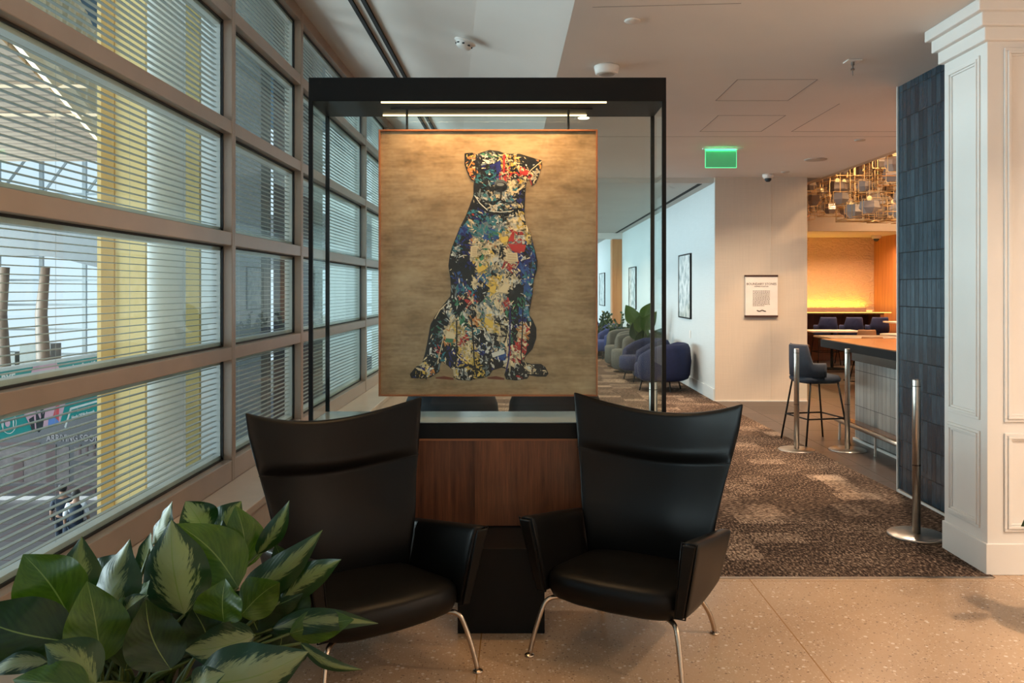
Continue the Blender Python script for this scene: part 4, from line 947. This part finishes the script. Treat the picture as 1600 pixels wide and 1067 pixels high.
def stool(name, loc, rz, label, group, fab, seatz=.66, back=1.0, cat='bar stool'):
    o = empty(name, loc, rz, label, cat, group)      # faces +x
    mb = MB()
    prof = [(.02,-.05),(.19,-.05),(.215,-.03),(.22,-.005),(.205,.02),(.16,.032),(.02,.035)]
    n = 32; vs = []
    for r_, z in prof:
        for i in range(n):
            an = 2*PI*i/n; c, s_ = math.cos(an), math.sin(an); vs.append((r_*abs(c)**.6*math.copysign(1,c), r_*abs(s_)**.6*math.copysign(1,s_), seatz+z))
    mb.add(vs, [(j*n+i, j*n+(i+1) % n, (j+1)*n+(i+1) % n, (j+1)*n+i) for j in range(len(prof)-1) for i in range(n)]+[tuple(range(n))[::-1], tuple(range((len(prof)-1)*n, len(prof)*n))])
    mb.build('seat', fab, o, smooth=True)
    # wrapped back and arms
    mb = MB(); NA = 28; vs = []
    for i in range(NA+1):
        an = R(95)+R(170)*i/NA; side = abs(i/NA-.5)*2
        zt_ = back-(back-seatz-.10)*sm(.50, .66, side); zb2 = seatz+.02 if side < .6 else seatz+.02
        zt_ = max(zt_, seatz+.16)
        for (r_, z) in ((.245,zb2),(.25,(zb2+zt_)/2),(.25,zt_-.02),(.235,zt_),(.215,zt_-.02),(.21,(zb2+zt_)/2),(.205,zb2)):
            vs.append((r_*math.cos(an)*1.0, r_*math.sin(an), z))
    k = 7; mb.add(vs, [(i*k+j, (i+1)*k+j, (i+1)*k+(j+1) % k, i*k+(j+1) % k) for i in range(NA) for j in range(k)]+[tuple(range(k)), tuple(range(NA*k,(NA+1)*k))])
    mb.build('backrest', fab, o, smooth=True, recalc=True)
    for sx_ in (-1, 1):
        for sy in (-1, 1):
            MB().tube([(sx_*.15, sy*.17, seatz-.03), (sx_*.24, sy*.235, .0)], .0095, 8).build('leg', M['black'], o, smooth=True)
    zf = seatz*.40; k_ = .15+.09*(1-zf/seatz); ky = .17+.065*(1-zf/seatz)
    if seatz > .6:
        MB().tube([(-k_,-ky,zf),(k_,-ky,zf),(k_,ky,zf),(-k_,ky,zf),(-k_,-ky,zf)], .008, 8).build('foot_ring', M['black'], o)
    return o
stool('bar_stool', (3.0, 8.33, 0), R(12), 'dark navy bar stool with thin black legs beside the bar end', None, M['stoolfab'])

# ------------------------------------------------------------------ bar room furniture
cn = empty('high_counter', (6.9, 17.6, 0), 0, 'long high counter against the glowing plaster wall', 'counter')
MB().box(-2.8, .75, -.40, .25, 1.02, 1.07).build('counter_top', M['walnut'], cn)
MB().box(.67, .75, -.40, .25, 0, 1.02).build('end_panel', wood('mid_wood', (.22,.08,.03), (.36,.15,.06)), cn)
MB().box(-2.8, .67, .2, .25, 0, 1.02).build('back_panel', M['walnut'], cn)
MB().box(-2.8, .70, .36, .50, .9, 1.14).build('upstand', plain('mauve_upstand', (.35,.22,.18), .6), cn)
MB().box(-2.8, .9, .53, .56, 1.05, 1.08).build('cove_led', M['amberled'], cn)
MB().box(-2.8, .9, -.405, -.40, 1.055, 1.068).build('edge_led', M['amberled'], cn)
lamp('cove_amber', 'AREA', (5.9, 18.40, 1.13), 9, (1,.58,.04), (R(180), 0, 0), 3.8, .05)
s0 = stool('counter_stool', (6.31, 16.93, 0), R(90), 'blue upholstered stool at the high counter, leftmost of three', 'blue stools at the high counter', M['navyfab2'], .66, .98)
for x_, lb in ((6.84,'blue upholstered stool at the high counter, middle of three'), (7.37,'blue upholstered stool at the high counter, rightmost of three')):
    c_ = copy_tree(s0); c_.location = (x_, 16.93, 0); c_['label'] = lb
def table(loc, w_, d_, label, round_=False, z=.75, top=None):
    o = empty('dining_table', loc, 0, label, 'table', 'dining tables in the bar room')
    if round_: MB().lathe([(w_/2,z-.025),(w_/2,z),(w_/2-.004,z+.002)], n=32).build('table_top', top or M['paper'], o)
    else: MB().box(-w_/2, w_/2, -d_/2, d_/2, z-.03, z).build('table_top', top or M['paper'], o, bevel=.004)
    MB().lathe([(.03,.02),(.03,z-.03)], n=12).build('pedestal', M['black'], o)
    MB().lathe([(.24,0),(.24,.015),(.03,.025)], n=24).build('table_base', M['black'], o)
    return o
table((6.1, 16.0, 0), .95, .6, 'pale rectangular table behind the bar, nearest the cream wall')
table((5.75, 13.9, 0), 1.25, .8, 'large pale table directly behind the bar counter')
table((7.45, 16.0, 0), .5, .5, 'white table against the orange wood wall', z=.92)
table((6.8, 14.6, 0), .7, .7, 'pale round table behind the bar, close to the tiled wall edge', True)
def dchair(loc, rz, label):
    o = stool('dining_chair', loc, rz, label, 'dining chairs in the bar room', M['oakchair'], .45, .80, 'chair'); return o
M['oakchair'] = plain('tan_leather', (.42,.24,.14), .5)
dchair((6.45, 15.4, 0), R(90), 'tan chair tucked under the pale table nearest the cream wall')
dchair((5.45, 16.1, 0), R(0), 'tan chair at the left end of the pale table by the cream wall')
dchair((7.3, 15.3, 0), R(90), 'tan chair at the white table by the wood wall')
dchair((5.6, 13.15, 0), R(85), 'tan chair in front of the large pale table behind the bar')

# chandelier of faceted shades in wire frames
ch = empty('chandelier', (5.6, 10.5, 4.6), 0, 'large hanging cluster of smoky faceted shades in thin brass frames', 'chandelier')
M['smoke'] = glassmat('smoky_shade', (.42,.36,.33), .22, .5, .12)
t = NT('smoky_shade_solid'); t.set((.34,.29,.27), .25, .3); M['smoke'] = t.m
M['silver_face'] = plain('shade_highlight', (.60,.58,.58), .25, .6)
M['brass'] = plain('brass_wire', (.62,.40,.18), .3, .8)
M['warmglow'] = emis('warm_bulb', (1,.55,.18), .8)
rc = random.Random(5)
MB().box(-1.2,1.6,-1.2,4.3,-.12,-.02).build('ceiling_plate', M['brass'], ch)
def shade(c):
    s_ = rc.uniform(.10,.15); n = 6; a0 = rc.uniform(0, 1); vs = []; h = s_*1.25
    for z, r_ in ((0, s_*.5), (h*.45, s_), (h, s_*.86)):
        for k in range(n): vs.append(Vector((c[0]+r_*math.cos(a0+k*PI/3), c[1]+r_*math.sin(a0+k*PI/3), c[2]+z)))
    mb = MB(); mb.add(vs, [tuple(range(n))[::-1]], 0)
    for j in range(2):
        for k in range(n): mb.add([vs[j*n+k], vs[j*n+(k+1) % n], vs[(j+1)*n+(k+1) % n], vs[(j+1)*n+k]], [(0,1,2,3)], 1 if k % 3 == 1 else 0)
    sh_ = mb.build('shade', [M['smoke'], M['silver_face']], ch)
    w_ = s_*1.25; x, y, z = c; zz0, zz1 = z-.03, z+h*1.05; wr = MB(); r_ = .0045
    C4 = [(x-w_,y-w_),(x+w_,y-w_),(x+w_,y+w_),(x-w_,y+w_)]
    for zq in (zz0, zz1): wr.tube([(a,b,zq) for a,b in C4]+[(C4[0][0],C4[0][1],zq)], r_, 4)
    for a, b in C4: wr.tube([(a,b,zz0),(a,b,zz1)], r_, 4)
    wr.tube([(x,y,zz1),(x,y,-.1)], .003, 4)
    wr.build('wire_frame', M['brass'], sh_)
    if rc.random() < .25:
        MB().lathe([(.01,0),(.03,.02),(.03,.05),(.01,.07)], (c[0],c[1],c[2]+h*1.0), 8).build('bulb', M['warmglow'], sh_)
placed = []
tries = 0
while len(placed) < 96 and tries < 20000:
    tries += 1
    Y_ = rc.uniform(9.6, 14.6); X_ = rc.uniform(4.42, 7.0); a_ = F/Y_; xp = 812+X_*a_
    if xp > 1425 or xp < 1240: continue
    zlow = EYE+108/a_
    Z_ = zlow+rc.random()**1.2*1.15
    if any((X_-q_[0])**2+(Y_-q_[1])**2*.6+(Z_-q_[2])**2 < .29**2 for q_ in placed): continue
    placed.append((X_, Y_, Z_)); shade((X_-5.6, Y_-10.5, Z_-4.6))

# ================================================================== CORRIDOR ARMCHAIRS
def tub(loc, rz, label, fab, hgt=.70, rad=.38, legs=True, group='corridor armchairs', seatz=.42, square=False, name='armchair'):
    o = empty(name, loc, rz, label, 'armchair', group)     # opens towards -y local
    mb = MB(); NA = 40; vs = []; e = .75 if not square else .55
    z0 = .16 if legs else .04
    prof_n = 12
    for i in range(NA+1):
        an = R(-38)+R(256)*i/NA; side = abs(i/NA-.5)*2
        top = hgt-(.05+.10*(legs))*sm(.55,1,side); c, s_ = math.cos(an), math.sin(an)
        ux, uy = abs(c)**e*math.copysign(1,c), abs(s_)**e*math.copysign(1,s_)
        shrink = 1-.30*sm(.90,1,side)
        for k in range(prof_n):
            th = 2*PI*k/prof_n; tt = .062*shrink; zc_ = (top+z0)/2; hh = (top-z0)/2*shrink**.3
            rr_ = rad-.065+tt*abs(math.cos(th))**.7*math.copysign(1, math.cos(th))
            z = zc_+hh*abs(math.sin(th))**.45*math.copysign(1, math.sin(th)); bulge = .03*math.cos((z-zc_)/hh*1.4)
            vs.append(((rr_+bulge)*ux, (rr_+bulge)*uy, z))
    k = prof_n; mb.add(vs, [(i*k+j, (i+1)*k+j, (i+1)*k+(j+1) % k, i*k+(j+1) % k) for i in range(NA) for j in range(k)]+[tuple(range(k)), tuple(range(NA*k,(NA+1)*k))])
    mb.build('backrest', fab, o, smooth=True, recalc=True)
    prof = [(.02,z0+.02),(.9,z0+.02),(1.0,z0+.06),(1.0,seatz-.05),(.96,seatz-.01),(.85,seatz),(.02,seatz+.01)]; n = 32; vs = []
    for f_, z in prof:
        for i in range(n):
            an = 2*PI*i/n; c, s_ = math.cos(an), math.sin(an)
            vs.append((f_*(rad-.10)*abs(c)**.75*math.copysign(1,c), f_*(rad-.04)*abs(s_)**.75*math.copysign(1,s_)-.06, z))
    MB().add(vs, [(j*n+i, j*n+(i+1) % n, (j+1)*n+(i+1) % n, (j+1)*n+i) for j in range(len(prof)-1) for i in range(n)]+[tuple(range(n))[::-1], tuple(range((len(prof)-1)*n, len(prof)*n))]).build('seat', fab, o, smooth=True)
    if legs:
        for sx_ in (-1,1):
            for sy in (-1,1): MB().tube([(sx_*rad*.52, sy*rad*.52-.03, z0+.04),(sx_*rad*.62, sy*rad*.62-.03, 0)], .012, 8).build('leg', M['black'], o)
    else: MB().lathe([(rad*.72,0),(rad*.72,.06)], n=24).build('plinth', M['black'], o)
    return o
NF = M['navyfab']; cz = .006
tub((2.19, 12.6, cz), R(-118), 'dark blue rounded armchair nearest in the corridor, beside its wall shadow', NF, .72, .40)
tub((2.12, 13.95, cz), R(-78), 'dark blue rounded armchair behind the nearest one, seat visible', NF, .70, .40)
tub((2.15, 15.4, cz), R(-85), 'grey tub armchair, nearer of the two grey ones', M['greyfab'], .72, .40, False, square=True)
tub((2.12, 16.5, cz), R(-80), 'grey tub armchair, farther of the two grey ones', M['greyfab'], .74, .38, False, square=True)
tub((2.05, 18.3, cz), R(-80), 'blue armchair beyond the grey ones, its rounded side towards us', M['navyfab2'], .70, .38)
tub((1.95, 19.8, cz), R(-70), 'blue armchair farthest down the corridor', M['navyfab2'], .72, .38)
tub((-.50, 6.1, cz), R(180), 'dark blue chair directly behind the case, seen below the picture, left of two', M['midnight'], .82, .33, group='dark chairs behind the case')
tub((.26, 6.1, cz), R(180), 'plum chair directly behind the case, seen below the picture, right of two', M['purplefab'], .82, .33, group='dark chairs behind the case')
# corridor plants
def foliage(loc, label, big):
    o = empty('potted_plant', loc, 0, label, 'potted plant')
    MB().lathe([(.15,0),(.17,.02),(.20,.40),(.19,.41),(.01,.39)], n=24).build('planter', M['pot'], o, smooth=True)
    r_ = random.Random(int(loc[1]*10))
    if big:
        for k in range(12):
            an = 2*PI*k/12+r_.uniform(-.2,.2); h = r_.uniform(.55,1.15); rad = r_.uniform(.05,.22)
            b = Vector((rad*math.cos(an)*.5, rad*math.sin(an)*.5, h-.1)); tp = Vector((rad*math.cos(an)*1.9, rad*math.sin(an)*1.9, h+.22))
            leaf_mesh(b, tp, .24, (r_.uniform(-.4,.4), -1, .3), -.25, -.2, 'leaf', M['leaf_g'] if k % 3 else M['leaf_d'], o)
            MB().tube([(0,0,.39), tuple(b*.6+Vector((0,0,.12))), tuple(b)], .008, 6).build('stem', M['stem'], o)
    else:
        for k in range(11):
            an = 2*PI*k/11; tp = Vector((.42*math.cos(an)*r_.uniform(.5,1), .42*math.sin(an)*r_.uniform(.5,1), r_.uniform(.72,1.02)))
            st_ = MB().tube([(0,0,.39),(tp.x*.4,tp.y*.4,.65),tuple(tp)], .010, 6).build('stem', M['stem'], o)
            lm = MB()
            for j in range(9):
                f_ = .35+.65*j/8; c_ = Vector((tp.x*f_, tp.y*f_, .39+(tp.z-.39)*f_)); s_ = -1 if j % 2 else 1
                d = Vector((r_.uniform(-1,1), r_.uniform(-1,1), .5)).normalized()*.11; sd = d.cross(Vector((0,-1,.2))).normalized()*.03
                lm.add([c_, c_+d*.5+sd, c_+d, c_+d*.5-sd], [(0,1,2,3)])
            lm.build('leaflets', M['leaf_d'], st_)
    return o
foliage((2.2, 14.72, cz), 'plant with big glossy green leaves between the blue and grey armchairs', True)
foliage((2.1, 17.4, cz), 'dark bushy plant behind the grey armchairs', False)
foliage((1.75, 19.0, cz), 'dark bushy plant between the far blue armchairs', False)
# framed pictures on the corridor wall
t = NT('picture_print'); v = t.pos(); n = t.noise(v, 7, 4); t.set(t.ramp(n.outputs[0], [(.35,(.25,.33,.33)),(.5,(.55,.62,.62)),(.65,(.75,.80,.80))]), .08); M['print'] = t.m
def wallpic(x, y0, y1, z0, z1, label):
    o = empty('framed_picture', (x, (y0+y1)/2, z0), 0, label, 'picture', 'framed pictures in the corridor')
    h = z1-z0; w_ = (y1-y0)/2
    MB().box(-.03,0,-w_,w_,0,.02).box(-.03,0,-w_,w_,h-.02,h).box(-.03,0,-w_,-w_+.02,.02,h-.02).box(-.03,0,w_-.02,w_,.02,h-.02).build('frame', M['black'], o)
    MB().box(-.022,-.002,-w_+.02,w_-.02,.02,h-.02).build('print', M['print'], o)
wallpic(2.70, 12.85, 13.8, 1.08, 2.12, 'black framed picture on the corridor wall above the nearest armchair')
wallpic(2.70, 18.9, 20.1, 1.08, 2.08, 'black framed picture on the corridor wall before the wood panel')
wallpic(2.55, 24.4, 26.0, 1.05, 2.05, 'black framed picture on the wall past the wood panel')
tag(MB().box(-.008,0,-.04,.04,0,.12).build('wall_switch', M['white_paint'], loc=(2.70, 12.95, .78)), 'small white plate on the corridor wall below the nearest picture', 'wall plate')
# text plaque on the cream wall
A_ = 113.0
pq = empty('wall_plaque', ((1189-812)/A_, 11.34, EYE-(495-452)/A_), 0, 'white text panel titled BOUNDARY STONES with dark top and bottom rails', 'plaque')
hw_ = 25.5/A_; hh_ = 65/A_
MB().box(-hw_+.008,hw_,-.03,-.008,.012,hh_-.012).build('panel', M['paper'], pq)
MB().box(-hw_,hw_+.004,-.036,0,-.004,.022).box(-hw_,hw_+.004,-.036,0,hh_-.022,hh_+.004).build('rails', plain('dark_brown_rail', (.05,.02,.012), .5), pq)
text('lettering', 'BOUNDARY STONES', .044, M['ink'], pq, (.002,-.0305,hh_-.135), align='CENTER', weight=.0003)
text('lettering', 'INSPIRED SCULPTURE', .020, M['ink'], pq, (.002,-.0305,hh_-.162), align='CENTER', weight=.0003)
body = ['This wall art recalls the stones', 'placed around the district where', 'the first surveyors marked each', 'mile of the boundary line. The', 'stones are among the oldest', 'monuments in the city, and the', 'pieces here follow the same path', 'across rivers, hills and streets', 'in their shapes, tones and grain.', 'Each one is cut by hand so that', 'no two of them are the same in', 'weight, height or colour.']
for i, ln in enumerate(body):
    mb_ = MB(); rr0 = random.Random(i); x = -.118; wmax = .118 if i < 11 else .04
    while x < wmax:
        wl = rr0.uniform(.012,.03); mb_.box(x, min(x+wl, wmax), -.0308, -.0302, 0, .0075); x += wl+.006
    mb_.build('text_line', M['ink'], pq, loc=(0, 0, hh_-.222-i*.0185))
wv_ = MB(); pts = [(-.062+i*.0062, -.0308, .085+.007*math.sin(i*.47+2.2)) for i in range(21)]
wv_.tube(pts, .0065, 6); wv_.build('emblem', M['ink'], pq)
# ================================================================== CEILING THINGS
def ceil_disc(name, x, y, r, label, cat, prof=None, mat=None, z=CZ, axis=(0,0,-1), group=None):
    o = MB().lathe(prof or [(r,0),(r,.006),(r*.9,.010),(r*.3,.010)], (0,0,0), 32, axis=axis).build(name, mat or M['white_paint'], smooth=True, loc=(x,y,z))
    return tag(o, label, cat, group)
nsl = Vector((-SL, 0, -1)).normalized(); nsl = Vector((SL*-1, 0, -1)).normalized()
nsl = Vector((-SL,0,-1)).normalized()      # slope normal pointing into the room
sd_ = empty('smoke_detector', (-.39, 5.87, slopez(-.39)), 0, 'white smoke detector on the sloping ceiling left of the case top', 'smoke detector')
MB().lathe([(.078,0),(.080,.006),(.070,.012),(.058,.016),(.055,.040),(.045,.050),(.030,.054),(.02,.056)], n=32, axis=nsl).build('housing', M['white_paint'], sd_, smooth=True)
for k in range(8):
    rot = Vector((0,0,1)).rotation_difference(nsl).to_matrix(); p = rot @ Vector((.0555*math.cos(k*PI/4), .0555*math.sin(k*PI/4), .030))
    MB().box(p.x-.008,p.x+.008,p.y-.008,p.y+.008,p.z-.004,p.z+.004).build('vent', M['slot'], sd_)
se = empty('ceiling_sensor', (.604, 5.69, CZ), 0, 'round white sensor on the flat ceiling right of the case top', 'sensor')
MB().lathe([(.085,0),(.087,.010),(.078,.052),(.070,.058),(.06,.058)], n=36, axis=(0,0,-1)).build('housing', M['white_paint'], se, smooth=True)
MB().lathe([(.058,.056),(.052,.062),(.03,.064)], n=30, axis=(0,0,-1)).build('lens', plain('grey_lens', (.30,.27,.24), .4), se, smooth=True)
ceil_disc('cover_plate', .65, 4.72, .046, 'small round blank plate on the ceiling above the sensor', 'cover plate', mat=M['ceil'])
ceil_disc('speaker_grille', 3.53, 9.77, .13, 'round speaker grille on the ceiling left of the chandelier', 'speaker', mat=plain('grille_grey', (.42,.38,.34), .6))
for (x, y, lb) in ((3.53,8.5,'small round ceiling downlight above the bar, nearer one'),(3.5,10.8,'small round ceiling downlight just before the cream wall')):
    ceil_disc('downlight', x, y, .055, lb, 'downlight', group='small downlights', mat=plain('trim_grey', (.45,.42,.38), .5))
dl = empty('downlight', (.576, 7.38, CZ), 0, 'lit square downlight seen just under the top of the case', 'downlight')
MB().box(-.075,.075,-.075,.075,-.006,0).build('trim', M['white_paint'], dl); MB().lathe([(.05,0),(.05,.004)], (0,0,-.006), 20, axis=(0,0,-1)).build('lens', M['lampwhite'], dl)
sp = empty('sprinkler', (2.26, 5.56, CZ), 0, 'small white sprinkler head with hanging tip on the ceiling', 'sprinkler')
MB().box(-.05,.05,-.045,.045,-.008,0).build('plate', M['white_paint'], sp, bevel=.004)
MB().lathe([(.012,0),(.012,.03),(.006,.032),(.006,.05),(.012,.052),(.014,.062),(.004,.066),(.003,.10)], n=14, axis=(0,0,-1)).build('head', plain('sprinkler_metal', (.20,.18,.17), .4, .7), sp)
cc = empty('security_camera', (3.35, 11.05, CZ), 0, 'small white dome camera on the ceiling above the cream wall', 'security camera')
MB().lathe([(.075,0),(.075,.03),(.06,.055)], n=24, axis=(0,0,-1)).build('housing', M['white_paint'], cc, smooth=True)
MB().lathe([(.045,.05),(.042,.08),(.025,.098),(.005,.102)], n=24, axis=(0,0,-1)).build('lens_dome', M['blackp'], cc, smooth=True)
cc = empty('security_camera', (7.75, 17.8, 2.72), 0, 'dark dome camera in the corner above the wood wall of the bar', 'security camera')
MB().lathe([(.10,0),(.10,.05),(.08,.07)], n=20, axis=(0,0,-1)).build('housing', M['white_paint'], cc, smooth=True)
MB().lathe([(.06,.06),(.055,.10),(.02,.13)], n=20, axis=(0,0,-1)).build('lens_dome', M['blackp'], cc, smooth=True)
# exit sign: edge-lit green glass plate
ex = empty('exit_sign', (2.21, 9.0, CZ), 0, 'edge-lit green glass sign hanging from the ceiling', 'sign')
MB().box(-.20,.24,-.03,.03,-.012,0).build('mount', M['ceil'], ex)
t = NT('green_lit_glass'); t.set((.12,.40,.22), .3); t.b.inputs['Emission Color'].default_value = (.06,.62,.22,1); t.b.inputs['Emission Strength'].default_value = .14; M['exitgl'] = t.m
MB().box(-.168,.168,-.004,.004,-.212,-.016).build('glass_plate', M['exitgl'], ex)
MB().box(-.173,-.167,-.005,.005,-.216,-.014).box(.167,.173,-.005,.005,-.216,-.014).box(-.173,.173,-.005,.005,-.217,-.211).build('lit_edge', M['exitglow'], ex)
lamp('exit_glow', 'AREA', (2.21, 8.99, CZ-.03), .25, (.1,1,.35), (R(180), 0, 0), .34, .02)

# ================================================================== ROOM LAMPS (ceiling area lamps added for room brightness)
LM = plain('lamp_trim', (.6,.58,.55), .5)
k_ = 0
def can(x, y, z, pw, col=WARM, spread=130, size=.16, show=None, cat='downlight'):  # added fill lamp without a fixture, except at the lit square downlight
    lamp('downlight_fill', 'AREA', (x, y, z-.012), pw, col, (0,0,0), size, spread=spread)
for (x, y, pw) in ((3.4,2.8,26),(2.7,-.6,20),(3.9,1.2,34),(3.6,-1.2,26),(5.0,2.0,22),
                   (1.9,9.9,18),(.576,7.4,18),(.3,11.0,18),(.4,14.8,26),(.9,12.8,18),(1.1,17.5,26),(1.2,20.5,26),(3.3,7.4,26),(3.3,10.0,16)):
    can(x, y, CZ if y < 11.4 else 3.03, pw)
for (x, y) in ((5.6,8.0),(6.6,11.0),(5.2,13.2),(7.2,14.4)):
    can(x, y, 4.58, 120, (1,.62,.33), 150, .3)
for x in (5.0, 6.2, 7.4): can(x, 17.0, 2.71, 20, (1,.55,.28), 150, .12)
lamp('chandelier_glow', 'POINT', (5.4, 9.6, 3.6), 40, (1,.6,.28), size=.3)
